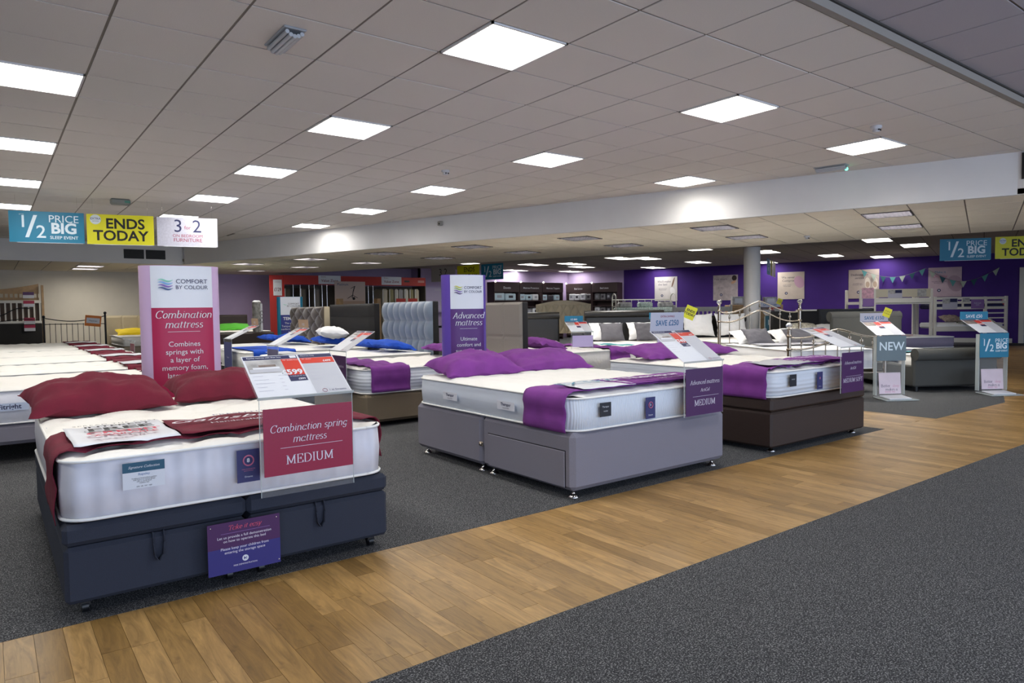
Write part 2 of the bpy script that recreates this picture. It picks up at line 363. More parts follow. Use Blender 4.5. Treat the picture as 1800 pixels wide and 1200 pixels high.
def card(name, parent, w, h, mat, M4, thick=.003, rects=(), label=None):
    """thin printed board; local x right, y up, z towards the reader. origin at centre"""
    mb = MB(); mb.box((-w/2, -h/2, -thick), (w/2, h/2, 0), mat)
    for i, r in enumerate(rects): mb.rect(r[0], r[1], r[2], r[3], .0004+.00008*i, r[4])
    o = mb.obj(name, parent); o.matrix_local = M4
    if label: o['label'] = label
    return o
def facing(loc, rz=0, tilt=0):
    """frame whose local z faces -y (towards a reader in front), tilted back by tilt"""
    return Matrix.Translation(loc) @ Matrix.Rotation(rz, 4, 'Z') @ Matrix.Rotation(rad(90)-tilt, 4, 'X')

def half_clip(poly, a, b, c):
    out = []; n = len(poly)
    for i in range(n):
        p, q = poly[i], poly[(i+1) % n]; dp = a*p[0]+b*p[1]-c; dq = a*q[0]+b*q[1]-c
        if dp <= 0: out.append(p)
        if (dp < 0 < dq) or (dq < 0 < dp):
            t = dp/(dp-dq); out.append((p[0]+t*(q[0]-p[0]), p[1]+t*(q[1]-p[1])))
    return out
def clip(poly, planes):
    for pl in planes:
        poly = half_clip(poly, *pl)
        if len(poly) < 3: return []
    return poly
def parea(p): return abs(sum(p[i][0]*p[(i+1) % len(p)][1]-p[(i+1) % len(p)][0]*p[i][1] for i in range(len(p))))/2
CAMXY = Vector((0, 0, H))
def in_view(x, y, z, pad=.12):
    d = Vector((x, y, z)) - CAMXY; zz = d.dot(fw)
    if zz < .3: return False
    return abs(d.dot(R_)/zz)*FPX < 900*(1+pad) and abs(d.dot(U_)/zz)*FPX < 600*(1+pad)

# ------------------------------------------------------------------ ROOM
ZC, ZL, ZB = 2.891, 2.42, 2.75
UB, UF, UP = 9.64, 14.3, 25.9        # bulkhead, far edge of the low ceiling, purple wall
def wallseg(name, p, q, z0, z1, m, t=.1, side=1):
    p = Vector((p[0], p[1])); q = Vector((q[0], q[1])); d = (q-p).normalized(); n = Vector((-d.y, d.x))*t*side
    mb = MB(); mb.prism([tuple(p), tuple(q), tuple(q+n), tuple(p+n)] if side > 0 else [tuple(q), tuple(p), tuple(p+n), tuple(q+n)], z0, z1, m)
    return struct(mb, name)
# floor slab and carpets
mb = MB(); mb.box((-6.5, -4.4, -.2), (31, 26, -.012), M('screed', '555550', .9)); floor = struct(mb, 'floor')
mb = MB(); mb.prism([(-6.4, -4.3), (30, -4.3), (30, 2.03), (-6.4, 2.03)], -.012, .001, CARPET); struct(mb, 'carpet_front', floor)
mb = MB(); mb.prism([(-6.4, 3.13), (6.88, 3.13), (6.88, 23.4), (-6.4, 23.4)], -.012, .001, CARPET); struct(mb, 'carpet_left', floor)
wu = lambda x: 3.05+(x-9.82)*math.tan(TH)
mb = MB(); mb.prism([(7.91, 3.07), (9.82, 3.05), (22.9, wu(22.9)), (22.9, 23.4), (7.91, 23.4)], -.012, .001, CARPET); struct(mb, 'carpet_right', floor)
p1 = xy(24.2, -1.0)
mb = MB(); mb.prism([xy(24.3, 1.5), xy(24.3, -14), xy(26.2, -14), xy(26.2, 1.5)], -.012, .0015, CARPET); struct(mb, 'carpet_far_right', floor)
# planks run across the walkway
planks = []
regions = [[(1, 0, 9.82), (-1, 0, 3.0), (0, -1, -2.032), (0, 1, 3.128)],
           [(1, 0, 7.908), (-1, 0, -6.882), (0, -1, -3.128), (0, 1, 16)],
           [(-1, 0, -9.82), (0, -1, -2.032), (-ST, CT, -9.82*ST+3.05*CT), (CT, ST, 24.3)]]
pw = .092
rr = random.Random(3)
for ri, reg in enumerate(regions):
    x0, x1, y0, y1 = [(-1.0, 9.82, 2.0, 3.2), (6.88, 7.91, 3.1, 12), (9.82, 25.5, 2.0, 9.0)][ri]
    i = math.floor(x0/pw)
    while i*pw < x1:
        y = y0 - rr.random()*.6
        while y < y1:
            ln = rr.choice((.46, .6, .74, .92))
            poly = clip([(i*pw, y), ((i+1)*pw-.0012, y), ((i+1)*pw-.0012, y+ln-.0015), (i*pw, y+ln-.0015)], reg)
            if poly and parea(poly) > .0008:
                c = (sum(p[0] for p in poly)/len(poly), sum(p[1] for p in poly)/len(poly))
                if in_view(c[0], c[1], 0, .15): planks.append((math.hypot(*c)/math.sqrt(parea(poly)+.01), c, poly))
            y += ln
        i += 1
planks.sort(key=lambda t: t[0])
for k, (d, c, poly) in enumerate(planks[:300]):
    mb = MB(); mb.prism([(p[0]-c[0], p[1]-c[1]) for p in poly], -.011, 0, WOOD)
    mb.obj('floor_plank', floor, (c[0], c[1], .0))
mb = MB()
for d, c, poly in planks[300:]: mb.prism(poly, -.011, 0, WOOD)
o = mb.obj('distant_floor_planks', floor); o['kind'] = 'stuff'

# ceilings: tiles in their own recessed grid
def tiled(parent, org, ang, pitch, rng, z, planes, mat, limit, stuff_name, lamps=(), gridm=None):
    gridm = gridm or GRIDM
    ca, sa = math.cos(ang), math.sin(ang); out = []
    lampset = set(lamps)
    for i in range(rng[0], rng[1]):
        for j in range(rng[2], rng[3]):
            if (i, j) in lampset: continue
            g = .008
            sq = [(i*pitch+g, j*pitch+g), ((i+1)*pitch-g, j*pitch+g), ((i+1)*pitch-g, (j+1)*pitch-g), (i*pitch+g, (j+1)*pitch-g)]
            w = [(org[0]+a*ca-b*sa, org[1]+a*sa+b*ca) for a, b in sq]
            w = clip(w, planes)
            if not w or parea(w) < .004: continue
            c = (sum(p[0] for p in w)/len(w), sum(p[1] for p in w)/len(w))
            full = abs(parea(w)-(pitch-2*g)**2) < 1e-4
            out.append((math.hypot(c[0], c[1]), c, w, full, in_view(c[0], c[1], z, .1)))
    vis = sorted([o for o in out if o[4]], key=lambda t: t[0])
    share = {}
    for d, c, w, full, v in vis[:limit]:
        if full and 'm' in share: me = share['m']
        else:
            mb = MB(); dx = rr.uniform(-.001, .001)
            mb.prism([(p[0]-c[0], p[1]-c[1]) for p in w], -.004+0, .012, mat); me = mb.mesh('ceiling_tile')
            if full: share['m'] = me
        o = bpy.data.objects.new('ceiling_tile', me); link(o, parent); o.location = (c[0], c[1], z+rr.uniform(0, .002))
    gb = MB(); hw = .011
    for axis in (0, 1):
        lo, hi = (rng[0], rng[1]) if axis == 0 else (rng[2], rng[3])
        a0, a1 = (rng[2]*pitch, rng[3]*pitch) if axis == 0 else (rng[0]*pitch, rng[1]*pitch)
        for i in range(lo, hi+1):
            t = i*pitch; e = .0 if axis == 0 else .0012
            sq = [(t-hw, a0), (t+hw, a0), (t+hw, a1), (t-hw, a1)]
            if axis: sq = [(q, p) for p, q in sq][::-1]
            w = clip([(org[0]+a*ca-b*sa, org[1]+a*sa+b*ca) for a, b in sq], planes)
            if w: gb.prism(w, z+.0015+e, z+.02, gridm)
    gb.obj('grid_bars', parent)
    rest = [o for o in out if not o[4]] + vis[limit:]
    if rest:
        mb = MB()
        for d, c, w, full, v in rest: mb.prism(w, z-.004, z+.012, mat)
        o = mb.obj(stuff_name, parent); o['kind'] = 'stuff'
def slab(name, poly, z, t, m): mb = MB(); mb.prism(poly, z, z+t, m); return struct(mb, name)

AX, AY = .0168, 4.545     # grid origin of the main ceiling (lines at AX+.6i, AY+.6j)
main_lamps = [(0, 2), (0, 6), (0, 10), (0, 14), (4, -2), (4, 2), (4, 6), (4, 10), (4, 14), (8, -2), (8, 2), (8, 6), (8, 10), (8, 14), (12, -2), (12, 2)]
blk = (CT, ST, UB)
main_planes = [blk, (0, 1, 18.7), (0, -1, -2.145), (1, 0, 9.22), (-1, 0, 3.6)]
pts = clip([(-3.6, 2.145), (9.22, 2.145), (9.22, 18.7), (-3.6, 18.7)], main_planes)
ceiling = slab('ceiling', pts, ZC+.075, .1, GRIDM)
tiled(ceiling, (AX, AY), 0, .6, (-6, 16, -4, 24), ZC, main_planes, TILE, 300, 'more_ceiling_tiles', main_lamps)
ceil_front = slab('ceiling_front', [(-6.4, -4.2), (9.22, -4.2), (9.22, 2.1), (-6.4, 2.1)], ZC+.135, .1, GRIDM)
tiled(ceil_front, (.25, 2.1), 0, .6, (-11, 15, -11, 0), ZC+.06, [(1, 0, 9.2), (0, 1, 2.1), (0, -1, 4.2)], M('ceiling_tile_grey', 'aca4a8', .95, noise_amt=.06, noise_scale=260), 300, 'more_ceiling_tiles')
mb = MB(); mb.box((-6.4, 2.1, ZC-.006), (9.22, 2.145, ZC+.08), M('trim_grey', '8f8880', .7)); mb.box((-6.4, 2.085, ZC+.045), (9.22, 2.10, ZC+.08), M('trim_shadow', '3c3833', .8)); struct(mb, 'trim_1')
slab('ceiling_side', [(-6.4, 2.1), (-3.6, 2.1), (-3.6, 23), (-6.4, 23)], ZC, .1, TILE)
# low ceiling behind the main bulkhead, grid square to it
ou, ov = xy(UB, .2)
low_planes = [(-CT, -ST, -UB-.05), (CT, ST, UF), (0, 1, 22.75), (ST, -CT, 6)]
low_lamps_uv = [(10.35, 1.1), (12.12, 1.1), (10.35, 3.45), (12.1, 3.45), (10.35, 5.8), (12.1, 5.8), (10.35, 8.1), (12.1, 8.1), (10.35, 10.45), (12.1, 10.45), (10.35, 12.75), (12.1, 12.8), (10.35, 15.15), (12.1, 15.15), (12.1, 17.5)]
low_lamps = [(int(math.floor((u-UB-.1)/.588)), int(math.floor((v-.2)/.588))) for u, v in low_lamps_uv]
pl = clip([xy(UB+.04, -6), xy(UF, -6), xy(UF, 22), xy(UB+.04, 22)], [(0, 1, 22.75)])
ceil_low = slab('ceiling_low', pl, ZL+.075, .06, GRIDM)
tiled(ceil_low, xy(UB+.1, .2), TH, .588, (-1, 9, -11, 38), ZL, low_planes, TILE2, 300, 'more_ceiling_tiles', low_lamps)
slab('ceiling_corner', clip([(9.23, -4.2), (16, -4.2), (16, 2.9), (9.23, 2.9)], [(CT, ST, UB+.02)]), ZL, .06, TILE2)
cl_planes = [(CT, ST, UB), (0, -1, -18.77), (0, 1, 22.8), (-1, 0, 6.4)]
ceil_ll = slab('ceiling_low_left', clip([(-6.4, 18.77), (9, 18.77), (9, 22.8), (-6.4, 22.8)], cl_planes), ZL+.075, .06, GRIDM)
tiled(ceil_ll, (.0, 18.8), 0, .6, (-11, 14, 0, 8), ZL, cl_planes, TILE2, 300, 'more_ceiling_tiles', [(3, 2), (3, 4)])
back_pl = clip([xy(UF, -13), xy(UP+.1, -13), xy(UP+.1, 24), xy(UF, 24)], [(0, 1, 23)])
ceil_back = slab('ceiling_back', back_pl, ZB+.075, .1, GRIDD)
back_lamps_uv = [(23.2, 4.05), (25.0, 2.4), (20.57, 5.05), (25.0, 6.4), (18.6, 2.3), (20.7, 1.2), (18.2, 6.26), (23.1, 8.07), (25.0, 10.4), (20.2, 8.6), (20.0, 9.3), (22.75, 12.1), (20.7, 11.6), (20.5, 12.8), (22.7, 15.4), (25.0, 14.3), (18.2, 14.15)]
P2 = .6
bl = [(int(round((u-UF)/P2-1)), int((v+3)//P2)) for u, v in back_lamps_uv]
bl_all = bl + [(i+1, j) for i, j in bl]
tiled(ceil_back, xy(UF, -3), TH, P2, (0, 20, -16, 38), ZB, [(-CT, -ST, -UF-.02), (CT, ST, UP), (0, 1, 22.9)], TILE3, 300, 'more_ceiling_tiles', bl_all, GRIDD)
# bulkheads
cA = (3.93, 18.6); cB = (9.23, 2.79)
wallseg('trim_2', cB, cA, ZL-.005, ZC+.09, WHITEP, .06, -1)
mb = MB(); mb.box((-6.4, 18.72, ZL-.005), (3.95, 18.78, ZC+.09), WHITEP); struct(mb, 'trim_3')
mb = MB(); mb.box((9.23, -4.2, ZL-.005), (9.29, 2.80, ZC+.16), WHITEP); struct(mb, 'trim_4')
a = xy(UF, -6); b = xy(UF, 20)
wallseg('trim_5', a, b, ZL-.0, ZB+.05, WHITEP, .05, -1)
# walls
wallseg('wall_back_left', (-6.4, 22.8), (4.7, 22.8), 0, 3, BEIGE)
wallseg('wall_back_middle', (4.7, 22.8), (12.6, 22.8), 0, 3, LILAC)
cnr = xy(UP, 14.6)
wallseg('wall_back_lilac', (12.6, 22.2), (cnr[0]+.1, 22.2), 0, 3, LILAC)
wallseg('wall_back_return', (12.6, 22.9), (12.6, 22.2), 0, 3, LILAC, .06)
wallseg('wall_right_lilac', xy(UP, 15), xy(UP, 12.1), 0, 3, LILAC)
wallseg('wall_right', xy(UP, 12.1), xy(UP, -12.4), 0, 3, PURPLE)
wallseg('baseboard_right', xy(UP-.02, 12.1), xy(UP-.02, -.75), 0, .14, WHITEW, .03, -1)
wallseg('wall_left', (-6.4, -4.2), (-6.4, 22.9), 0, 3.1, BEIGE)
e1 = xy(UP, -12.4)
mb = MB()
for x in (-6.4, -4.3, -.7, 3.3, 7.3, 11.3, 14.8):
    mb.box((x, -4.2, 0), (x+.45, -4.05, 3), WHITEP)
mb.box((-6.4, -4.2, 2.5), (30, -4.05, 3.1), WHITEP); mb.box((-6.4, -4.2, 0), (30, -4.05, .25), WHITEP); mb.box((15, -4.2, 0), (30, -4.05, 3), WHITEP)
struct(mb, 'wall_front')
mb = MB(); mb.box((-6.4, -4.3, 3.05), (30, 25, 3.15), WHITEP); struct(mb, 'roof_slab')
# round column
mb = MB(); mb.lathe([(.165, 0), (.165, ZL)], (0, 0, 0), WHITEP, 36); o = mb.obj('column', None, (12.62, 8.42, 0)); o['kind'] = 'structure'
# door on the purple wall
dm = MB(); T = Matrix.Translation((*xy(UP-.06, -.9), 0)) @ Matrix.Rotation(TH-PI/2, 4, 'Z')
d = empty('door_1', T.to_translation(), TH-PI/2); d['kind'] = 'structure'
mb = MB(); mb.box((0, -.02, 0), (.12, .05, 2.28), WHITEW); mb.box((1.12, -.02, 0), (1.24, .05, 2.28), WHITEW); mb.box((.12, -.02, 2.12), (1.12, .05, 2.28), WHITEW); mb.obj('door_frame', d)
mb = MB(); mb.box((.12, 0, .005), (1.12, .04, 2.12), M('door_white', 'c9c6c0', .5)); mb.obj('door_leaf', d)
mb = MB(); mb.box((.12, -.004, .02), (1.12, 0, .25), M('kick_plate', '9a9d9c', .4, metal=.6)); mb.obj('kick_plate', d)
mb = MB(); mb.cyl((.3, -.004, 1.38), (.3, .0, 1.38), .075, M('sign_blue', '1d3b78', .5), 24); mb.obj('round_sign', d)
mb = MB(); mb.box((.26, -.012, .92), (.34, 0, 1.2), M('finger_plate', '8f9192', .3, metal=.8)); mb.obj('push_plate', d)

# ceiling lights
def light_fit(x, y, z, ang, w, h, lampm, louv, nx, ny, label, group, detail=True):
    t = empty('ceiling_light', (x, y, z), ang, label, 'light', group)
    mb = MB(); f = .014; WP = WHITEP if louv is LOUV else LOUVD
    mb.box((-w/2, -h/2, -.012), (w/2, -h/2+f, .06), GRIDM if not detail else WP); mb.box((-w/2, h/2-f, -.012), (w/2, h/2, .06), WP)
    mb.box((-w/2, -h/2, -.012), (-w/2+f, h/2, .06), WP); mb.box((w/2-f, -h/2, -.012), (w/2, h/2, .06), WP)
    mb.obj('frame', t)
    mb = MB(); mb.add([(-w/2+f, -h/2+f, .045), (w/2-f, -h/2+f, .045), (w/2-f, h/2-f, .045), (-w/2+f, h/2-f, .045)], [(3, 2, 1, 0)], lampm)
    mb.obj('diffuser', t)
    if nx:
        mb = MB(); d = .032 if louv is LOUV else .036
        for i in range(1, nx): xx = -w/2+f+(w-2*f)*i/nx; mb.box((xx-.001, -h/2+f, -.006), (xx+.001, h/2-f, -.006+d), louv)
        for i in range(1, ny): yy = -h/2+f+(h-2*f)*i/ny; mb.box((-w/2+f, yy-.001, -.004), (w/2-f, yy+.001, -.004+d), louv)
        mb.obj('louvre', t)
    return t
rows_txt = {-2: 'nearest row', 2: 'second row', 6: 'third row', 10: 'fourth row', 14: 'farthest row'}
cols_txt = {0: 'left-hand line', 4: 'second line from the left', 8: 'third line from the left', 12: 'right-hand line'}
for i, j in main_lamps:
    light_fit(AX+.6*i+.3, AY+.6*j+.3, ZC, 0, .592, .592, LAMPM, LOUV, 4 if j < 6 else 0, 8 if j < 6 else 0,
              'lit square louvred ceiling light, %s, %s of main ceiling' % (cols_txt[i], rows_txt[j]), 'lit lights in the main ceiling')
vt = ['by the right bulkhead corner', 'near the round column', 'third pair from the right', 'fourth pair from the right', 'fifth pair from the right', 'sixth pair from the right', 'second pair from the left end', 'at the left end', 'alone by lilac wall']
for k, ((u, v), (i, j)) in enumerate(zip(low_lamps_uv, low_lamps)):
    x, y = (lambda c: c)(xy(UB+.1+(i+.5)*.588, .2+(j+.5)*.588))
    near = 'nearer the bulkhead' if u < 11 else 'farther from the bulkhead'
    light_fit(x, y, ZL, TH, .58, .58, LAMPD if k < 10 else LAMPL, LOUVD, 6 if k < 10 else 0, 10, 'dim louvred light in low ceiling, %s, %s' % (vt[min(8, k//2)], near), 'louvred lights in the low ceiling')
for k, j in enumerate((2, 4)):
    light_fit(.0+3.5*.6, 18.8+(j+.5)*.6, ZL, 0, .58, .58, LAMPL, LOUVD, 0, 8, 'dim louvred light above beige wall, %s' % ('nearer left bulkhead' if k == 0 else 'nearer the beige wall'), 'louvred lights in the low ceiling')
for k, (i, j) in enumerate(bl):
    x, y = xy(UF+(i+1)*P2, -3+(j+.5)*P2)
    where = ['above the beige slipper poster', 'near purple wall above the bunting', 'just right of the round column', 'low behind the round column', 'thin strip under edge of low ceiling at the right', 'beside the right teal hanging sign', 'thin strip left of the round column', 'above the sleeper poster', 'above leftmost purple wall poster', 'of the overlapping pair, nearer one', 'of the overlapping pair, farther one', 'above bed linen shelves, large', 'beyond low ceiling edge, above corner shelves', 'above mattress toppers bay', 'right of centre hanging signs', 'close to the lilac corner', 'above centre yellow hanging sign'][k]
    light_fit(x, y, ZB, TH, 1.19, .59, LAMPB, LOUV, 0, 0, 'lit oblong light %s' % where.replace('second ', '')[:70], 'lit lights in the back ceiling', False)

# ------------------------------------------------------------------ BED BUILDERS (local frame: x across, y from foot to head)
def rrect(w, l, r, n=10, per=None):
    """rounded rectangle outline with extra points along the straights"""
    pts = []
    cs = [(w-r, r, -90), (w-r, l-r, 0), (r, l-r, 90), (r, r, 180)]
    for k, (cx_, cy_, a0) in enumerate(cs):
        for i in range(n+1):
            a = rad(a0+90*i/n); pts.append((cx_+r*math.cos(a), cy_+r*math.sin(a)))
        nx_, ny_, a1 = cs[(k+1) % 4]; a = rad(a1); q = (nx_+r*math.cos(a), ny_+r*math.sin(a)); p = pts[-1]
        d = math.hypot(q[0]-p[0], q[1]-p[1]); m = max(1, int(d/(per or .05)))
        for i in range(1, m): pts.append((p[0]+(q[0]-p[0])*i/m, p[1]+(q[1]-p[1])*i/m))
    return pts
def qtop(x, y, style, w, l):
    if style == 'tuft':      # lozenge quilting with soft buttons
        a = math.sin(PI*(x/.40+y/.36))*math.sin(PI*(x/.40-y/.36))
        return .026*(abs(a)**.45) - .015
    if style == 'rib': return .008*abs(math.sin(PI*x/.19))**.5+.006*abs(math.sin(PI*y/.23))**.6-.004
    return .002*math.sin(x*9)*math.sin(y*7)
def bed_frame(name, loc, rz): return Matrix.Translation(loc) @ Matrix.Rotation(rz, 4, 'Z')
def mattress(loc, rz, w, l, z0, z1, label, style='tuft', side=MSIDE, topm=CREAM, r=.11, pipe=True, group='mattresses on the display beds', hi=True, pillow_top=0, label_cards=()):
    o_ = None; h = z1-z0; per = .035 if hi else .09
    out = rrect(w, l, r, 8 if hi else 4, per); n = len(out); mb = MB(); vs = []; fs = []
    cx_, cy_ = w/2, l/2
    # border
    prof = [(.0, .012), (.016, .03), (.022, .5), (.016, .97), (.0, .988)] if True else []
    rings = []
    for e, t in prof:
        k = 1 if not hi else 1
        rings.append([(cx_+(p[0]-cx_)*(1-(.02-e)/w*2), cy_+(p[1]-cy_)*(1-(.02-e)/l*2), h*t) for p in out])
    for rg in rings: vs += rg
    fs = [(i*n+k, i*n+(k+1) % n, (i+1)*n+(k+1) % n, (i+1)*n+k) for i in range(len(rings)-1) for k in range(n)]
    mb.add(vs, fs, side, True)
    # quilted top: concentric rings
    K = 26 if hi else 10; vs = []; fs = []
    for j in range(K+1):
        s_ = 1-(j/K)
        s_ = 1-(j/K)**1.15
        for q, p in enumerate(out):
            x = cx_+(p[0]-cx_)*s_*(1-.008/w); y = cy_+(p[1]-cy_)*s_*(1-.008/l)
            ed = min(x, y, w-x, l-y); dome = .018*(1-math.exp(-max(0, ed)/.05))
            f = 1-math.exp(-max(0, ed)/.03)
            vs.append((x, y, h*.988+dome+qtop(x, y, style, w, l)*f*1.2))
    fs = [(i*n+k, i*n+(k+1) % n, (i+1)*n+(k+1) % n, (i+1)*n+k) for i in range(K) for k in range(n)]
    mb.add(vs, fs, topm, True)
    mb.add([(p[0], p[1], .012*h) for p in rings[0]], [tuple(reversed(range(n)))], side)
    o = mb.obj('mattress', None, loc, (0, 0, rz)); o.location.z = loc[2]+z0
    tag(o, label, 'mattress', group)
    if pipe:
        for zz in (.018*h, .985*h):
            pb = MB(); pts = [(p[0], p[1], zz) for p in out]; pts = pts + [pts[0]]
            pb.tube(pts, .007, PIPE, 6); pb.obj('piping', o)
    return o
def feet(parent, w, l, h, m, spots=None, kind='disc'):
    for x, y in (spots or [(.1, .07), (w-.1, .07), (.1, l-.07), (w-.1, l-.07)]):
        mb = MB()
        if kind == 'disc':
            mb.lathe([(.034, 0), (.036, .006), (.018, .02), (.01, .028), (.01, h*.8), (.02, h*.9), (.02, h+.004)], (0, 0, 0), m, 16); nm = 'foot'
        elif kind == 'caster':
            mb.cyl((-.012, 0, .024), (.012, 0, .024), .024, BLKPL, 16); mb.box((-.018, -.018, .03), (.018, .022, .046), BLKPL); mb.cyl((0, 0, .04), (0, 0, h+.01), .006, CHROME, 8); nm = 'caster'
        else:
            mb.cyl((0, 0, 0), (0, 0, h+.01), .022, m, 12, .028); nm = 'foot'
        mb.obj(nm, parent, (x, y, 0))
def divan(loc, rz, w, l, z0, z1, mat, label, halves='y', drawer=None, lip=None, footm=CHROME, footk='disc', group='divan bases of the display beds', handles=False, split=None):
    t = empty('divan_base', loc, rz, label, 'bed base', group)
    sp = split or l/2; g = .004
    if halves == 'y': parts = [((0, 0), (w, sp-g)), ((0, sp+g), (w, l))]
    elif halves == 'x': parts = [((0, 0), (w/2-g, l)), ((w/2+g, 0), (w, l))]
    else: parts = [((0, 0), (w, l))]
    for i, (a, b) in enumerate(parts):
        mb = MB(); zl = z1-lip if lip else z1
        mb.box((a[0]+.0, a[1]+.0, z0), (b[0], b[1], zl-(.003 if lip else 0)), mat, None, .03 if not lip else .016); bo = mb.obj('body', t)
        if lip:
            mb = MB(); mb.box((a[0]-.003, a[1]-.003, zl+.001), (b[0]+.003, b[1]+.003, z1), mat, None, .018); mb.obj('lid', t)
        if drawer and i == 0:
            mb = MB(); mb.box((-.008, drawer[0], drawer[2]), (.01, drawer[1], drawer[3]), mat, None, .004); mb.obj('drawer', t)
            mb = MB(); dk = M('seam_dark', '1c1b20', .9); mb.box((-.002, drawer[0]-.006, drawer[3]), (.004, drawer[1]+.006, drawer[3]+.006), dk); mb.box((-.002, drawer[0]-.007, drawer[2]), (.004, drawer[0]-.001, drawer[3]+.006), dk); mb.obj('drawer_seam', t)
    if halves == 'y': sps = [(.07, .07), (w-.07, .07), (.07, l-.07), (w-.07, l-.07), (.06, sp-.07), (.06, sp+.07)]
    elif halves == 'x': sps = [(.07, .07), (w-.07, .07), (.07, l-.07), (w-.07, l-.07), (w/2-.07, .06), (w/2+.07, .06)]
    else: sps = None
    feet(t, w, l, z0, footm, sps, footk)
    return t
def cloth_strip(loc, rz, w, y0, y1, zt, mat, label, drops=(.2, .2), name='bed_runner', cat='runner', group=None, x0=None, x1=None, wav=.004, style='tuft', l=1.95, z0=0):
    """cloth laid across a mattress (local x), hanging down at its ends"""
    path = []; R = .05; N = 30
    xa = 0 if x0 is None else x0; xb = w if x1 is None else x1
    if drops[0] and x0 is None:
        for i in range(8): path.append((-.012-.006*math.sin(i), zt-drops[0]+drops[0]*i/8*.9, 0))
        for i in range(4): a = PI-PI/2*i/3; path.append((R-.012+R*math.cos(a)*1.0, zt-.018+R*1.0*math.sin(a), 0))
        xs = R
    else: path.append((xa, zt+.02, 1)); xs = xa+.02
    xe = w-R if (drops[1] and x1 is None) else xb
    for i in range(N+1): path.append((xs+(xe-xs)*i/N, zt+.02, 1))
    if drops[1] and x1 is None:
        for i in range(1, 4): a = PI/2-PI/2*i/3; path.append((w-R+.012+R*math.cos(a), zt-.018+R*1.0*math.sin(a), 0))
        for i in range(8): path.append((w+.012+.006*math.sin(i), zt-drops[1]*(i+1)/8*.9, 0))
    M_ = 12; vs = []; mb = MB(); L_ = len(path)
    for k in range(M_+1):
        f = k/M_
        for i, (x, z, top) in enumerate(path):
            yy = y0+(y1-y0)*f + .018*noise.noise(Vector((x*3, f*.5+loc[0], 1.7)))
            zz = z + (qtop(x, yy, style, w, l)*1.2 if top else 0)
            dz = .010+wav*noise.noise(Vector((x*6+loc[0]*3, yy*7, 3.1)))
            dx = 0 if top else wav*3*noise.noise(Vector((z*9, yy*9, loc[0])))*(-1 if x < w/2 else 1)
            vs.append((x+(0 if top else (-abs(dx) if x < w/2 else abs(dx))), yy, zz+(dz if top else 0)))
    fs = [(k*L_+i, k*L_+i+1, (k+1)*L_+i+1, (k+1)*L_+i) for k in range(M_) for i in range(L_-1)]
    mb.add(vs, fs, mat, True)
    o = mb.obj(name, None, (loc[0], loc[1], loc[2]+z0), (0, 0, rz)); sol = o.modifiers.new('thickness', 'SOLIDIFY'); sol.thickness = .003; sol.offset = 1
    tag(o, label, cat, group); return o
def sheet(loc, rz, x0, x1, y0, y1, zt, mat, label, name='paper_strip', cat='sign', group=None, skew=0, style='tuft', w=1.5, l=1.95, lift=.012):
    N, K = 18, 8; mb = MB(); vs = []
    for k in range(K+1):
        for i in range(N+1):
            x = x0+(x1-x0)*i/N+skew*k/K; y = y0+(y1-y0)*k/K
            vs.append((x, y, zt+.036+lift+qtop(x, y, style, w, l)*.5+.003*noise.noise(Vector((x*4, y*4, loc[0])))))
    fs = [(k*(N+1)+i, k*(N+1)+i+1, (k+1)*(N+1)+i+1, (k+1)*(N+1)+i) for k in range(K) for i in range(N)]
    mb.add(vs, fs, mat, True)
    o = mb.obj(name, None, loc, (0, 0, rz)); sol = o.modifiers.new('thickness', 'SOLIDIFY'); sol.thickness = .001; sol.offset = 1
    return tag(o, label, cat, group)
def pillow(loc, rz, w, h, t, mat, label, tilt=0, roll=0, name='pillow', cat='pillow', group=None, seed=0, N=30, flat=.35, flange=.0):
    mb = MB()
    def pt(s_, t_, sg):
        e = max(0., (1-s_*s_)*(1-t_*t_))**.42
        x = w/2*s_*(1-.10*(1-t_*t_)*abs(s_)**3); y = h/2*t_*(1-.12*(1-s_*s_)*abs(t_)**3)
        nz = noise.noise(Vector((s_*2.3+seed, t_*2.3, seed*1.3)))*.45+noise.noise(Vector((s_*7+t_*3+seed, t_*4, seed)))*.13+noise.noise(Vector((s_*14+seed, t_*9-s_*5, seed)))*.09
        cre = 0
        z = sg*t/2*e*(1+nz*.55)
        if sg < 0: z *= flat
        z += .03*noise.noise(Vector((s_*3, t_*3+seed, 9)))*(1-e)
        return (x, y, z)
    for sg in (1, -1):
        vs = [pt(-1+2*i/N, -1+2*j/N, sg) for j in range(N+1) for i in range(N+1)]
        fs = [(j*(N+1)+i, j*(N+1)+i+1, (j+1)*(N+1)+i+1, (j+1)*(N+1)+i) for j in range(N) for i in range(N)]
        if sg < 0: fs = [tuple(reversed(f)) for f in fs]
        mb.add(vs, fs, mat, True)
    me = mb.mesh(name); o = bpy.data.objects.new(name, me); link(o)
    lz = loc[2] if tilt < rad(19) or loc[2] > 1.0 else max(loc[2], .62+h/2*math.sin(tilt))   # leaning pillows stand on the mattress
    o.matrix_world = Matrix.Translation((loc[0], loc[1], lz)) @ Matrix.Rotation(rz, 4, 'Z') @ Matrix.Rotation(tilt, 4, 'X') @ Matrix.Rotation(roll, 4, 'Y')
    return tag(o, label, cat, group)
def loc_of(origin, rz, x, y, z=0):
    c, s_ = math.cos(rz), math.sin(rz)
    return (origin[0]+x*c-y*s_, origin[1]+x*s_+y*c, origin[2]+z)

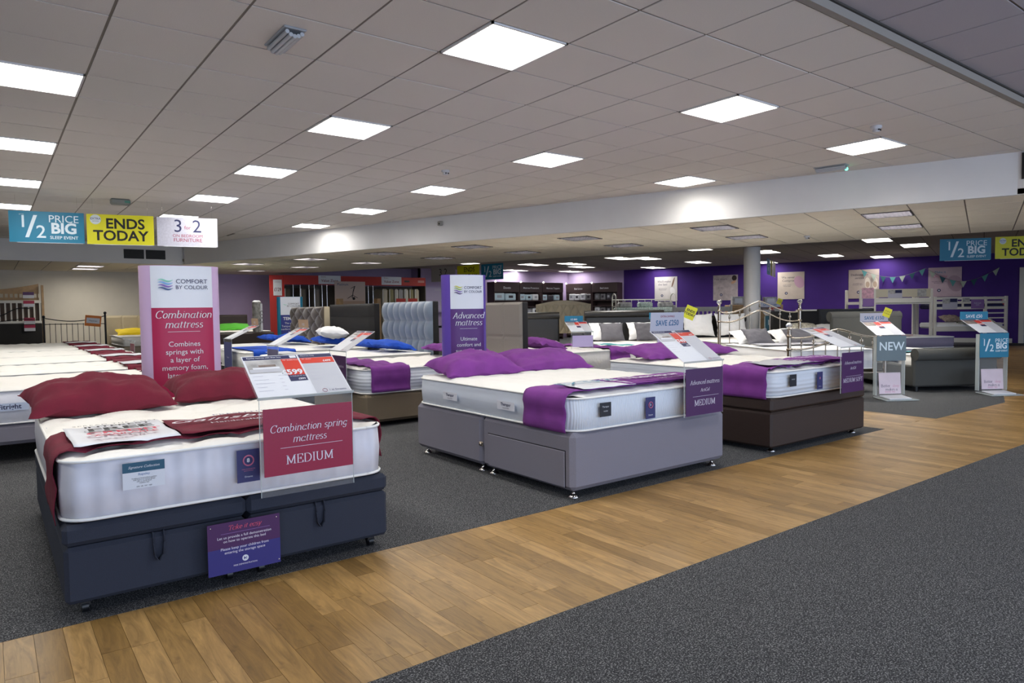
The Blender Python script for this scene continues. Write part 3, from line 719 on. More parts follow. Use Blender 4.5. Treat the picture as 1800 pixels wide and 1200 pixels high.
# price stand that slips under a mattress: acrylic upright, hanging card, sloping price board
def price_board(t, w, d, M4, head=NAVY, price='£599', price2='£499', price3='£899', detail=True, photo=PHOTO1):
    a, b = w/2, d/2
    rs = [(-a+.004, b-.03, a*.18, b-.004, NAVY), (a*.22, b-.03, a-.004, b-.004, NAVY), (-a+.008, b-.13, -a*.2, b-.032, photo),
          (-a*.2, b-.155, a*.18, b-.032, RED), (-a*.2, b-.2, a*.18, b-.155, NAVY), (a*.22, b-.075, a-.004, b-.032, RED), (a*.185, -b+.004, a*.215, b-.004, WHITE),
          (a*.22, -b+.006, a-.004, b-.078, OFFW)]
    rs.append((a*.02, b-.026, a*.16, b-.008, WHITE))
    c = card('price_board', t, w, d, WHITE, M4, .003, rs)
    if detail:
        mb = MB()
        for k in range(5):
            yy = b-.15-.026*k
            if yy < -b+.02: break
            mb.rect(-a+.015, yy-.002, -a+.06+.02*(k % 3), yy, .0015, GREYP); mb.rect(-a+.13, yy-.002, -a+.145, yy, .0015, GREYP)
            mb.rect(a*.28, yy+.055, a*.5+.02*(k % 2), yy+.057, .0015, GREYP); mb.rect(a*.84, yy+.055, a*.93, yy+.057, .0015, GREYP)
        mb.box((-a+.02, b-.075, .0012), (-a*.28, b-.115+.02, .0016), WHITE) if False else None
        mb.rect(-a+.012, b-.125, -a*.26, b-.1, .0015, OFFW); mb.rect(-a+.03, b-.1, -a*.3, b-.088, .0015, WHITE); mb.rect(-a+.06, b-.085, -a*.36, b-.07, .0015, PHOTO2)
        mb.obj('small_print', c)
        text('Rapsley mattress with divan base' if price == '£599' else 'Mattress with divan base', .012, -a+.02, b-.017, WHITE, c, 'LEFT', z=.002, bold=.0002)
        text('Mattress Only', .012, a*.26, b-.017, WHITE, c, 'LEFT', z=.002)
        text("4'6\" double from", .011, -a*.17, b-.043, WHITE, c, 'LEFT', z=.002)
        text("4'6\" double", .01, a*.26, b-.042, WHITE, c, 'LEFT', z=.002)
        text("As displayed 4'6\" double", .0085, -a*.17, b-.165, WHITE, c, 'LEFT', z=.002)
        text(price2, .02, a*.9, b-.062, WHITE, c, 'RIGHT', z=.002, bold=.0004)
        text(price3, .017, a*.14, b-.187, WHITE, c, 'RIGHT', z=.002, bold=.0003)
        text('1 at Dreams', .017, a*.9, -b+.02, NAVY, c, 'RIGHT', z=.002)
        lg = MB(); lg.tube([(a*.42+.011*math.cos(q*PI/8), -b+.02+.011*math.sin(q*PI/8), .002) for q in range(17)], .0008, CRIM, 4); lg.obj('ring_logo', c)
    text(price, .05 if detail else .045, a*.15, b-.135, WHITE, c, 'RIGHT', z=.002, bold=.0016)
    return c
def price_stand(loc, rz, zb, z0, z1, cardm, lines, label, slope=(.26, .17), w=.435, price='£599', p2='£499', p3='£899', topper=None, tag_yel=False, wide=0, group='price stands on the beds', detail=True, dots=False):
    t = empty('price_stand', loc, rz, label, 'price sign', group); a = w/2
    mb = MB(); mb.box((-a, 0, zb), (a, .003, z1+.05), ACRYL); mb.obj('acrylic_upright', t)
    mb = MB()
    for x in (-a, a-.002): mb.box((x, -.001, zb), (x+.002, .004, z1+.05), ACRYLE)
    mb.box((-a, -.001, z1+.048), (a, .004, z1+.051), ACRYLE)
    mb.obj('acrylic_edge', t)
    hh = z1-z0
    c = card('range_card', t, w-.02-wide, hh, cardm, facing((.005, -.004, (z0+z1)/2)))
    if dots:
        mb = MB(); dm_ = M('print_dots', '8d1232', .5)
        for i in range(20):
            for j in range(14):
                xx = -a+.03+i*.02; yy = -hh/2+.012+j*.0225+(.011 if i % 2 else 0)
                if yy < hh/2-.01: mb.rect(xx, yy, xx+.006, yy+.004, .0004, dm_)
        mb.obj('printed_dots', c)
    for body, sz, y, kw in lines: text(body, sz, 0, y*hh, M('print_text_pale', 'ded8e4', .5), c, z=.0015, **kw)
    if len(lines) > 2 or dots:
        mb = MB(); mb.rect(-a*.62, -hh*.10, a*.72, -hh*.10+.0016, .0012, M('print_text_pale', 'ded8e4', .5)); mb.obj('rule', c)
    d, rise = slope; ln = math.hypot(d, rise)
    M4 = Matrix.Translation((0, d/2, z1+.05+rise/2)) @ Matrix.Rotation(math.atan2(rise, d), 4, 'X')
    price_board(t, w, ln, M4, price=price, price2=p2, price3=p3, detail=detail)
    mb = MB(); mb.box((-a-.006, -ln/2-.004, -.007), (a+.006, ln/2+.002, -.0035), ACRYL); mb.box((-a-.006, -ln/2-.006, -.007), (a+.006, -ln/2-.003, .007), ACRYLE)
    o = mb.obj('acrylic_tray', t); o.matrix_local = M4
    if topper:
        body, pm, tm, tw, th = topper
        c2 = card('offer_topper', t, tw, th, pm, facing((-.02, d+.004, z1+.05+rise+th/2), 0, rad(-4)))
        text(body, th*.42, 0, -.012, tm, c2, z=.001, bold=.001)
        if pm is GREYP or pm is OFFW:
            text('EXTRA SAVINGS', th*.16, 0, th*.28, CRIM, c2, z=.001)
    if tag_yel:
        c3 = card('yellow_flag', t, .085, .1, YEL, facing((a+.02, d+.0, z1+.05+rise+.13), rad(-42)) @ Matrix.Rotation(rad(-24), 4, 'Z'))
        text('ENDS\nTODAY', .026, 0, 0, INK, c3, z=.001, bold=.0008)
    return t
def side_label(parent_loc, rz, w, h, mat, lines, label, rects=(), name='fabric_label', cat='label', group='labels on mattress borders', tilt=0, M4=None):
    o = card(name, None, w, h, mat, Matrix(), .0015, rects)
    o.matrix_world = Matrix.Translation(parent_loc) @ Matrix.Rotation(rz, 4, 'Z') @ Matrix.Rotation(rad(90)-tilt, 4, 'X')
    for body, sz, x, y, tm, kw in lines: text(body, sz, x, y, tm, o, z=.0008, **kw)
    return o
def attach(o, parent):
    bpy.context.view_layer.update()
    mw = o.matrix_world.copy() if o.parent is None else o.matrix_world
    o.parent = parent; o.matrix_parent_inverse = Matrix(); o.matrix_local = parent_world(parent).inverted() @ mw
def parent_world(p):
    m = Matrix.LocRotScale(p.location, p.rotation_euler, p.scale)
    return m

# ------------------------------------------------------------------ BED 1: crimson display, front left
B1 = (.20, 3.17, 0)
d1 = divan(B1, 0, 1.39, 1.93, .06, .375, NAVYB, 'charcoal navy storage divan base standing front left beside the wood walkway', 'x', lip=.085, footm=BLKPL, footk='caster')
for hx in (.33, 1.03):
    mb = MB(); pts = [(hx-.0+.006*math.sin(i/3), -.012-.022*math.sin(PI*i/12), .30-.12*math.sin(PI*i/24)**1 if i <= 12 else 0) for i in range(13)]
    out = [(hx-.015, -.006, .295), (hx-.015, -.016, .25), (hx-.012, -.024, .2), (hx, -.028, .178), (hx+.016, -.024, .2), (hx+.022, -.016, .25), (hx+.022, -.006, .295)]
    vs = []; 
    for p in out: vs += [(p[0], p[1]-.0, p[2]), (p[0]+.0, p[1]-.002, p[2]), ]
    mb2 = MB()
    prev = None
    for k in range(len(out)-1):
        p, q = Vector(out[k]), Vector(out[k+1])
        mb2.add([p+Vector((0, -.0, 0)), q, q+Vector((0, .03, .0)), p+Vector((0, .03, 0))], [(0, 1, 2, 3)], NAVYB, True)
    o = mb2.obj('pull_handle', d1); s2 = o.modifiers.new('t', 'SOLIDIFY'); s2.thickness = .004
mt1 = mattress(B1, 0, 1.39, 1.95, .385, .625, 'cream double mattress with silvery ribbed border on charcoal navy storage base', 'tuft', M('border_silver_panels', 'd3d2da', .45, noise_amt=.05, noise_scale=9, wave=('X', 3.2, 1.0, .3)), CREAM)
# labels sewn or clipped to the foot of the mattress
def wlabel(par, B, x, z, w, h, mat, y, rects, lines, lab, rz=0, name='sewn_label'):
    o = card(name, par, w, h, mat, facing((x, y, z-par.location.z), rz), .0015, rects, lab)
    for body, sz, xx, yy, tm, kw in lines: text(body, sz, xx, yy, tm, o, z=.001, **kw)
    return o
wlabel(mt1, B1, .285, .545, .155, .108, WHITE, -.026, [(-.0775, .014, .0775, .054, DTEAL)],
       [('Signature Collection', .014, 0, .034, WHITE, dict(shear=.4)), ('Rapsley', .014, 0, .004, M('ink_blue', '5a78a8', .5), {}),
        ('Traditional hand tufted comfort\nwith layers of natural fillings\nsoft to touch finish\nmedium feel', .0072, 0, -.022, INK, dict(line=.9)), ('DFS  UK  FSC  NBF', .007, 0, -.046, INK, {})], 'teal and white collection label')
wlabel(mt1, B1, .70, .52, .098, .145, PURPT, -.026, [],
       [('8', .024, 0, .024, WHITE, dict(bold=.001)), ('YEAR GUARANTEE\npeace of mind', .007, 0, -.018, M('ink_rose', 'c06a8a', .5), {}), ('Dreams', .011, 0, -.048, WHITE, {})], 'navy guarantee label with round badge')
mb = MB()
mb.tube([(.70+.022*math.cos(q*PI/10), -.0285, .544-.385+.022*math.sin(q*PI/10)) for q in range(21)], .0035, M('ink_rose', 'c06a8a', .5), 6); mb.obj('round_badge', mt1)
dsg = card('demonstration_sign', None, .31, .225, PURPR, Matrix(), .003, [(-.155, -.1125, .155, -.0, INDIGO), (-.1, .063, .11, .0645, M('ink_mauve', '8b6aa8', .5))])
dsg.location = (.868, 3.118, .178); dsg.rotation_euler = (rad(90), 0, rad(0)); tag(dsg, 'purple notice starting Take it easy fixed to front of charcoal navy base', 'notice')
pale = M('print_text_pale', 'ded8e4', .5)
text('Take it easy', .029, 0, .086, M('ink_salmon', 'd0506a', .5), dsg, serif=.3, z=.0015)
text('Let us provide a full demonstration\non how to operate this bed', .0163, 0, .038, pale, dsg, line=1.05)
text('Please keep your children from\nentering the storage space', .0163, 0, -.012, pale, dsg, line=1.05)
text('FREE DEMONSTRATION', .0095, 0, -.083, pale, dsg)
mb = MB(); mb.cyl((0, -.058, .0006), (0, -.058, .0016), .0135, WHITE, 24); mb.add([(-.006, -.065, .002), (.003, -.058, .002), (-.006, -.051, .002)], [(0, 1, 2)], INDIGO); mb.box((.004, -.064, .0016), (.0062, -.052, .002), INDIGO); mb.obj('play_symbol', dsg)
mb = MB()
for q in ((-.142, .098), (.14, .098), (.147, -.098)): mb.ball((q[0], q[1], .001), .0035, CHROME, 8)
mb.obj('fixing_pin', dsg)
cloth_strip(B1, 0, 1.39, .09, .60, .625, MAROON, 'maroon cloth runner draped over left end of cream mattress, bed at front left', (.26, .2), l=1.95)
ps = sheet(B1, 0, .055, .45, .075, .615, .625, WHITE, 'white paper strip printed Interest Free lying on maroon runner', w=1.39)
text('SPREAD THE COST', .034, .26, .53, INK, ps, z=.690, spacing=1.25); text('INTEREST', .06, .26, .465, INK, ps, z=.690, bold=.0015, sx=1.05)
text('FREE', .115, .26, .375, INK, ps, z=.690, bold=.004, sx=1.1); text('CREDIT', .085, .26, .27, M('ink_red', 'c0304a', .5), ps, z=.690, bold=.002); text('AVAILABLE', .05, .26, .2, M('ink_red', 'c0304a', .5), ps, z=.690, bold=.001)
ps = sheet(B1, 0, .46, 1.25, .10, .56, .625, MAROON, 'maroon printed strip Handcrafted in the UK on crimson display bed', name='printed_strip', w=1.39)
text('Gainsborough', .12, .85, .36, WHITE, ps, shear=.5, z=.690, sx=1.2); text('Handcrafted in the UK', .052, .85, .24, WHITE, ps, z=.690)
text('PRESENTING', .05, .85, .49, INDIGO, ps, z=.690, sx=1.2)
pillow((.50, 4.64, .705), rad(4), .74, .46, .29, MAROON, 'plump maroon pillow at head of crimson display, left of the pair', tilt=rad(10), seed=1.3)
pillow((1.24, 4.74, .70), rad(-3), .72, .44, .26, MAROON, 'maroon pillow right of the pair, behind price board of crimson display', tilt=rad(8), seed=4.1)
price_stand((1.145, 3.06, 0), 0, .385, .475, .775, CRIM, [('Combination spring', .0455, .19, dict(serif=.22, tk=.9)), ('mattress', .0455, .02, dict(serif=.22, tk=.9)), ('MEDIUM', .055, -.29, dict(serif=0))],
            'acrylic price stand with crimson card Combination spring mattress MEDIUM', (.25, .17), dots=True)

# ------------------------------------------------------------------ BED 2: centre, silver grey divan
B2 = (2.86, 3.17, 0)
d2 = divan(B2, 0, 1.55, 1.96, .055, .425, GREYB, 'silver grey divan base with drawer, centre of the walkway edge', 'y', drawer=(.07, .90, .075, .305), split=.99)
mb = MB(); mb.box((-.012, .965, .20), (.0, 1.015, .235), NICKEL, None, .006); mb.ball((-.012, .99, .218), .012, NICKEL, 10); mb.obj('linking_bar', d2)
mt2 = mattress(B2, 0, 1.55, 1.96, .43, .64, 'cream king mattress with pale blue border on silver grey divan', 'rib', MSIDE_RIB, CREAM2, r=.14)
for yy in (1.38, .655):
    wlabel(mt2, B2, -.026, .535, .2, .06, M('label_white', 'd9dbe2', .6), yy, [], [('Therapur', .03, 0, .008, NAVY, dict(bold=.0006)), ('body and mind', .012, 0, -.016, INK, {})], 'white sewn label', rad(-90))
wlabel(mt2, B2, .265, .555, .1, .09, M('label_black', '15161f', .5), -.026, [], [('Therapur', .016, 0, .018, WHITE, {}), ('ActiGel', .012, 0, -.01, WHITE, {})], 'black fabric label')
wlabel(mt2, B2, .69, .525, .095, .145, PURPT, -.026, [], [('8', .022, 0, .02, WHITE, {}), ('Dreams', .014, 0, -.048, WHITE, {})], 'navy guarantee label')
mb = MB(); mb.tube([(.69+.02*math.cos(q*PI/10), -.0285, .545-.43+.02*math.sin(q*PI/10)) for q in range(21)], .003, M('ink_rose', 'c06a8a', .5), 6); mb.obj('round_badge', mt2)
cloth_strip(B2, 0, 1.55, .05, .47, .64, PURPC, 'purple cloth runner draped over left corner of silver grey bed', (.215, .2), style='rib')
ps = sheet(B2, 0, .12, .6, .02, .42, .64, WHITE, 'white paper strip printed EXTRA on purple runner', style='rib', skew=.12)
text('EXTRA', .14, .38, .26, TEAL, ps, z=.702, sx=1.3)
ps = sheet(B2, 0, .55, 1.45, .03, .40, .64, PURPC, 'purple strip with white lettering along foot of silver grey bed', name='printed_strip', style='rib')
text('Therapur', .13, 1.0, .25, WHITE, ps, z=.702, bold=.002, sx=1.2); text('by Dreams', .07, 1.1, .12, WHITE, ps, z=.702)
pillow((3.25, 4.82, .71), rad(-4), .74, .46, .28, PURPC, 'plump purple pillow at head of silver grey bed, left of the pair', tilt=rad(8), seed=2.2)
pillow((4.04, 4.86, .725), rad(-9), .80, .5, .2, PURPC, 'purple pillow right of the pair on silver grey bed', tilt=rad(14), seed=6.7)
price_stand((4.04, 3.08, 0), 0, .435, .44, .77, PURPR, [('Advanced mattress', .0425, .2, dict(serif=.22, tk=.9)), ('ActiGel', .033, .03, dict(serif=.22)), ('MEDIUM', .058, -.24, dict(serif=0))],
            'acrylic price stand with purple card MEDIUM and SAVE £250 topper', (.31, .21), price='£749', p2='£499', topper=('SAVE £250', GREYP, M('ink_petrol', '2a5f88', .5), .37, .135), tag_yel=True)

# ------------------------------------------------------------------ BED 3: right, dark brown divan
B3 = (5.03, 3.17, 0)
divan(B3, 0, 1.54, 1.9, .045, .45, BROWNB, 'dark brown leather storage divan at corner of carpet', 'none', lip=.11)
mt3 = mattress(B3, 0, 1.54, 1.9, .455, .665, 'cream mattress with white channelled border on dark brown divan', 'tuft', MSIDE_H, CREAM, r=.14)
wlabel(mt3, B3, .27, .585, .1, .1, M('label_black', '15161f', .5), -.026, [], [('ActiGel', .016, 0, .01, WHITE, {})], 'black fabric label')
wlabel(mt3, B3, .69, .555, .09, .15, PURPT, -.026, [], [('8', .026, 0, .02, M('ink_rose', 'c06a8a', .5), dict(bold=.002)), ('Dreams', .012, 0, -.05, WHITE, {})], 'navy guarantee label')
cloth_strip(B3, 0, 1.54, .05, .5, .665, PURPC, 'purple cloth runner draped over left corner of dark brown bed', (.22, .18))
sheet(B3, 0, .12, .75, .02, .42, .665, OFFW, 'white paper strip on purple runner of dark brown bed', skew=.1)
ps = sheet(B3, 0, .7, 1.45, .03, .46, .665, PURPC, 'purple printed strip along foot of dark brown bed', name='printed_strip')
text('Therapur', .12, 1.05, .25, WHITE, ps, z=.732, sx=1.2)
pillow((5.42, 4.72, .74), rad(0), .72, .46, .17, PURPC, 'purple pillow on dark brown bed, left of SAVE £250 price board', tilt=rad(10), seed=3.2)
pillow((6.15, 4.74, .74), rad(-6), .72, .46, .15, PURPC, 'purple pillow on dark brown bed, right of SAVE £250 price board', tilt=rad(6), seed=8.9)
price_stand((6.05, 3.03, 0), 0, .44, .44, .79, PURPR, [('Advanced mattress', .038, .24, dict(serif=.22, tk=.9)), ('ActiGel', .032, .1, dict(serif=.22)), ('MEDIUM SOFT', .05, -.2, dict(serif=0))],
            'acrylic price stand with purple card MEDIUM SOFT on dark brown bed', (.38, .16), w=.4, price='£999')

# ------------------------------------------------------------------ HEADBOARDS
def headboard(loc, rz, w, z0, z1, th, mat, label, style='plain', back=None, rows=3, cols=8, cat='headboard', group='headboards behind the display beds', topc=.03, NX=None, NZ=None):
    """local: x along width, front faces -y"""
    t = empty('headboard', loc, rz, label, cat, group); h = z1-z0
    NX = NX or cols*10; NZ = NZ or rows*14
    def depth(x, z):
        u = x/w*cols; v = z/h*rows
        if style == 'pads':
            fu = abs(math.sin(PI*u)); fv = abs(math.sin(PI*v)); return .07*(fu**.45)*(fv**.6)
        if style == 'buttons':
            a = abs(math.sin(PI*(u+v)/2))*abs(math.sin(PI*(u-v)/2)); return .05*a**.4 if True else 0
        if style == 'channels': return .03*abs(math.sin(PI*v))**.35
        if style == 'panels': return .012*min(1, abs(math.sin(PI*u))*6)*min(1, abs(math.sin(PI*v))*6)
        return .012
    mb = MB(); vs = []
    for j in range(NZ+1):
        for i in range(NX+1):
            x = w*i/NX; z = h*j/NZ
            e = min(x, w-x, h-z)/.03; e = min(1, max(0, e))**.5
            vs.append((x, -depth(x, z)*e-.008*e, z))
    n = NX+1; fs = [(j*n+i, j*n+i+1, (j+1)*n+i+1, (j+1)*n+i) for j in range(NZ) for i in range(NX)]
    mb.add(vs, fs, mat, style != 'panels'); mb.obj('padded_front', t, (0, 0, z0))
    mb = MB(); mb.box((0, .0005, 0), (w, th, h), back or mat, None, .012); mb.obj('backing', t, (0, 0, z0))
    if style == 'buttons':
        mb = MB(); bm = mat
        for j in range(rows+1):
            for i in range(cols+1):
                if (i+j) % 2 == 0 and 0 < i < cols and 0 < j < rows: mb.ball((w*i/cols, -.012, z0+h*j/rows), .014, bm, 8)
        if mb.v: mb.obj('buttons', t)
    mb = MB()
    for x in (.15*w, .85*w): mb.box((x-.03, .01, 0), (x+.03, .03, z0+.05), BLKPL)
    mb.obj('strut', t)
    return t
R90 = rad(-90)      # beds whose heads point along +X
# E: purple display behind bed 1, foot towards the crimson row
E0 = (3.03, 7.9, 0)
divan(E0, R90, 1.4, 2.0, .05, .345, TAUPEB, 'taupe fabric divan base behind crimson price board, dark runner on mattress above', 'none')
me_ = mattress(E0, R90, 1.4, 2.0, .35, .60, 'cream mattress with purple runner on taupe divan, headboard in pale grey panels', 'tuft', MSIDE_H, CREAM, r=.13)
wlabel(me_, E0, 1.426, .50, .3, .08, M('label_white', 'd9dbe2', .6), .98, [], [('Therapur', .045, 0, .01, NAVY, dict(bold=.0008)), ('body and mind', .016, 0, -.024, INK, {})], 'white sewn label', rad(90))
cloth_strip(E0, R90, 1.4, .08, .52, .60, PURPC, 'purple cloth runner hanging over side of mattress on taupe divan', (.2, .26), l=2.0)
pillow((4.62, 7.0, .69), rad(86), .68, .46, .19, PURPC, 'purple pillow on taupe divan, beside left edge of purple totem', tilt=rad(8), seed=11)
pillow((4.72, 7.62, .69), rad(92), .6, .44, .16, PURPC, 'purple pillow farther back on taupe divan, half behind purple totem', tilt=rad(8), seed=12)
headboard((5.06, 7.95, 0), R90, 1.48, .45, 1.29, .09, LGREYB, 'pale grey headboard of large stitched panels with black side, right of purple totem', 'panels', DARKB, 2, 4)
price_stand((2.95, 6.97, 0), R90, .36, .37, .735, PURPR, [('Advanced mattress', .04, .2, dict(serif=.22, tk=.9)), ('ActiGel', .034, .03, dict(serif=.22)), ('MEDIUM FIRM', .052, -.25, dict(serif=0))],
            'acrylic price stand with purple card ending FIRM on taupe divan bed', (.33, .2), price='£799')
# F: blue display with blue grey padded headboard
F0 = (3.03, 9.95, 0)
divan(F0, R90, 1.45, 2.0, .05, .34, DARKB, 'charcoal divan base under blue pillow display, padded blue grey headboard', 'none')
mattress(F0, R90, 1.45, 2.0, .345, .60, 'cream mattress with two blue pillows, padded blue grey headboard behind', 'plain', CREAM2, CREAM2, r=.1, hi=False)
pillow((4.62, 8.98, .69), rad(88), .7, .48, .18, BLUEC, 'bright blue pillow right of the pair before blue grey headboard', tilt=rad(10), seed=21)
pillow((4.62, 9.66, .68), rad(92), .64, .46, .18, BLUEC, 'bright blue pillow left of the pair, behind purple card price board', tilt=rad(10), seed=22)
headboard((5.08, 10.1, 0), R90, 1.52, .50, 1.335, .1, BLUEGREY, 'blue grey headboard with three rows of oval padded blocks', 'pads', DARKB, 3, 8)
sheet(F0, R90, .2, 1.2, .03, .35, .60, WHITE, 'white paper sheet lying at foot of mattress under blue pillow display', style='plain')
tp = price_stand((2.95, 9.08, 0), R90, .36, .38, .72, M('print_lilac_grey', '6d6a88', .5), [('Tempur', .04, 0, {})], 'acrylic price stand with tan FREE topper, middle of the three side-on stands', (.42, .22), price='£1299', topper=('FREE', BROWNTAG, OFFW, .36, .11))
# G: black padded headboard
G0 = (3.03, 12.0, 0)
divan(G0, R90, 1.45, 2.0, .08, .34, DARKB, 'charcoal divan base with blue throw above, black channelled headboard', 'none')
mattress(G0, R90, 1.45, 2.0, .345, .60, 'cream mattress with blue throw at foot, black channelled headboard behind', 'plain', CREAM2, CREAM2, r=.1, hi=False)
cloth_strip(G0, R90, 1.45, .12, .75, .60, BLUEC, 'bright blue throw folded over foot of cream mattress', (.2, .24), name='throw', cat='throw', style='plain', l=2)
pillow((4.55, 11.0, .70), rad(90), .68, .5, .2, BLUEC, 'bright blue pillow lying under white pillow before black headboard', tilt=rad(8), seed=31)
pillow((4.45, 10.72, .86), rad(75), .66, .46, .2, WHITEC, 'plump white pillow resting on blue pillow before black headboard', tilt=rad(6), seed=32, flat=.9)
headboard((5.1, 12.35, 0), R90, 1.85, .45, 1.33, .1, DARKB, 'black headboard with horizontal padded channels', 'channels', DARKB, 4, 2, NX=20)
price_stand((2.95, 11.2, 0), R90, .3, .36, .75, M('print_lilac_navy', '4a4f80', .5), [('Tempur', .04, -.1, {})], 'acrylic price stand with navy shield card, nearest the pink totem', (.42, .2), price='£1499', topper=('FREE', BROWNTAG, OFFW, .34, .11))
# H: brown buttoned headboard
H0 = (3.03, 14.2, 0)
divan(H0, R90, 1.5, 2.0, .08, .34, DARKB, 'dark divan base before brown buttoned headboard', 'none')
mattress(H0, R90, 1.5, 2.0, .345, .58, 'cream mattress with two blue pillows before brown buttoned headboard', 'plain', CREAM2, CREAM2, r=.1, hi=False)
pillow((4.6, 13.0, .68), rad(90), .7, .5, .2, BLUEC, 'blue pillow below the brown buttoned headboard, right of the pair', tilt=rad(10), seed=41)
pillow((4.5, 13.72, .67), rad(92), .66, .5, .18, BLUEC, 'blue pillow in front of blue totem, left of the pair', tilt=rad(10), seed=42)
headboard((5.08, 14.35, 0), R90, 1.75, .45, 1.30, .12, BRNTUFT, 'brown velvet headboard with deep diamond buttoning', 'buttons', BEIGEF, 6, 8)

# ------------------------------------------------------------------ crimson row at the left: six beds foot to foot
R90p = rad(90)
names = ['nearest', 'second', 'third', 'fourth', 'fifth', 'farthest']
for k in range(6):
    y = 6.85+k*1.72; o0 = (1.78, y, 0)
    divan(o0, R90p, 1.4, 1.95, .16, .325, GREYB if k == 0 else TAUPEB, '%s grey divan base of the crimson bed row along the left' % names[k], 'none', footk='block', footm=BLKPL)
    m_ = mattress(o0, R90p, 1.4, 1.95, .33, .60+.004*k, '%s cream mattress of the crimson bed row along the left' % names[k], 'tuft' if k % 2 else 'rib', MSIDE, CREAM, r=.1, hi=(k < 2))
    if k == 0:
        l_ = card('sewn_label', m_, .26, .06, M('label_pale', 'bcc8dc', .6), Matrix.Translation((-.027, 1.67, .14)) @ Matrix.Rotation(rad(-90), 4, 'Z') @ Matrix.Rotation(rad(90), 4, 'X'), .001)
        text('Fitright', .055, 0, 0, NAVY, l_, z=.001, bold=.001)
    cloth_strip(o0, R90p, 1.4, .12, .58, .60+.004*k, MAROON, 'maroon runner across foot of %s bed in crimson row' % names[k], (.14, .14), l=1.95)
    sheet(o0, R90p, .15, .62, .1, .6, .60+.004*k, WHITE, 'white printed paper on maroon runner, %s bed of crimson row' % names[k])
    if k < 3:
        pillow((-.20+.02*k, y+.45, .69), rad(90), .6, .45, .17, MAROON, 'maroon pillow at head of %s bed in crimson row' % names[k], tilt=rad(6), seed=50+k)
    if k in (1, 3):
        price_stand((1.86, y+.7, 0), rad(90), .34, .4, .72, CRIM, [('MEDIUM', .05, 0, {})], 'acrylic price stand at foot of %s bed in crimson row' % names[k], (.3, .1), price='£699', detail=False)
# bed I: back to back with the pale grey headboard
I0 = (7.16, 6.5, 0)
divan(I0, R90p, 1.4, 1.95, .05, .38, BLKLEA, 'black base under quilted white mattress behind silver grey bed', 'none')
mattress(I0, R90p, 1.4, 1.95, .39, .645, 'white mattress with deeply quilted side behind silver grey bed', 'tuft', MSIDE_Q, CREAM, r=.2, hi=True)
pillow((5.62, 6.85, .735), rad(96), .55, .5, .2, PURPC, 'purple pillow right of pale grey headboard, behind silver grey bed', tilt=rad(10), seed=61)
cloth_strip(I0, R90p, 1.4, .25, .62, .645, PURPC, 'purple runner on the mattress with deeply quilted side', (.15, .15))
sheet(I0, R90p, .1, .7, .02, .3, .645, TEALC, 'teal printed strip at foot of mattress with deeply quilted side', name='printed_strip')
t = price_stand((6.20, 6.66, 0), rad(-25), .645, .70, .85, M('print_lilac_pale', 'b7a8cf', .5), [], 'small acrylic price stand with pale lilac card and teal topper on quilted mattress', (.3, .13), price='£899', w=.3, detail=False, topper=('1/2 BIG', TEAL, WHITE, .26, .075))
price_stand((7.84, 6.60, 0), rad(-33), .0, .66, .82, M('print_lilac_pale', 'b7a8cf', .5), [], 'acrylic price stand with teal SAVE £50 topper behind SAVE £250 board', (.3, .16), price='£499', w=.36, detail=False, topper=('SAVE £50', TEAL, WHITE, .36, .1))

# ------------------------------------------------------------------ totems
def totem(loc, rz, w, d, h, body, front, wings, label, top_lines, main_lines, logo, split=.8, rule=0, lx=.11, lw=.1):
    t = empty('totem', loc, rz, label, 'sign'); N = 28
    mb = MB(); pts = []
    for i in range(N):
        a = 2*PI*i/N; c_, s_ = math.cos(a), math.sin(a)
        pts.append((w/2*abs(c_)**.75*(1 if c_ > 0 else -1), d/2*abs(s_)**.9*(1 if s_ > 0 else -1)))
    vs = [(x, y, 0) for x, y in pts]+[(x, y, h) for x, y in pts]
    mb.add(vs, [(i, (i+1) % N, N+(i+1) % N, N+i) for i in range(N)], wings, True); mb.add(vs, [tuple(range(N, 2*N)), tuple(reversed(range(N)))], WHITE)
    mb.obj('curved_wrap', t)
    fwid = w*.76
    def curve_panel(z0, z1, m, nm):
        mb = MB(); K = 14; vs = []
        for z in (z0, z1):
            for i in range(K+1):
                x = -fwid/2+fwid*i/K; c_ = (abs(x)*2/w)**(1/.75); y = -d/2*(max(0, 1-c_*c_))**.45-.004
                vs.append((x, y, z))
        mb.add(vs, [(i, i+1, K+2+i, K+1+i) for i in range(K)], m, True); return mb.obj(nm, t)
    curve_panel(h*split, h-.004, M('totem_white', 'dfe2e8', .5), 'logo_panel'); curve_panel(.02, h*split, front, 'text_panel')
    mb = MB(); mb.box((-w/2-.001, -.004, .985), (w/2+.001, .004, .989), M('fold_shadow', '6b4a60', .6)); mb.obj('fold_line', t)
    b = bpy.data.objects.new('printing', None); link(b, t); b.matrix_local = facing((0, -d/2-.008, 0))
    for body_, sz, x, z, m, kw in top_lines+main_lines: text(body_, sz, x, z, m, b, z=.0, **kw)
    cols_ = logo
    if rule: mb = MB(); mb.rect(-w*.2, rule, w*.2, rule+.0025, 0, WHITE); mb.obj('rule', b)
    for k, m in enumerate(cols_):
        mb = MB(); z0 = top_lines[0][3]+.008-k*.02; P = [(-lx-lw/2+lw*i/12+.0, z0+.007*math.sin(2*PI*i/12+.4), 0) for i in range(13)]
        vs = []
        for i, p in enumerate(P): th_ = .005*math.sin(PI*i/12)+.001; vs += [(p[0], p[1]-th_, 0), (p[0], p[1]+th_, 0)]
        mb.add(vs, [(2*i, 2*i+2, 2*i+3, 2*i+1) for i in range(12)], m); mb.obj('wave_stripe', b)
    return t
WV = [M('wave_green', '7fc8ae', .5), M('wave_blue', '6fa3d8', .5), M('wave_purple', '7a55a8', .5), M('wave_navy', '2f4a80', .5)]
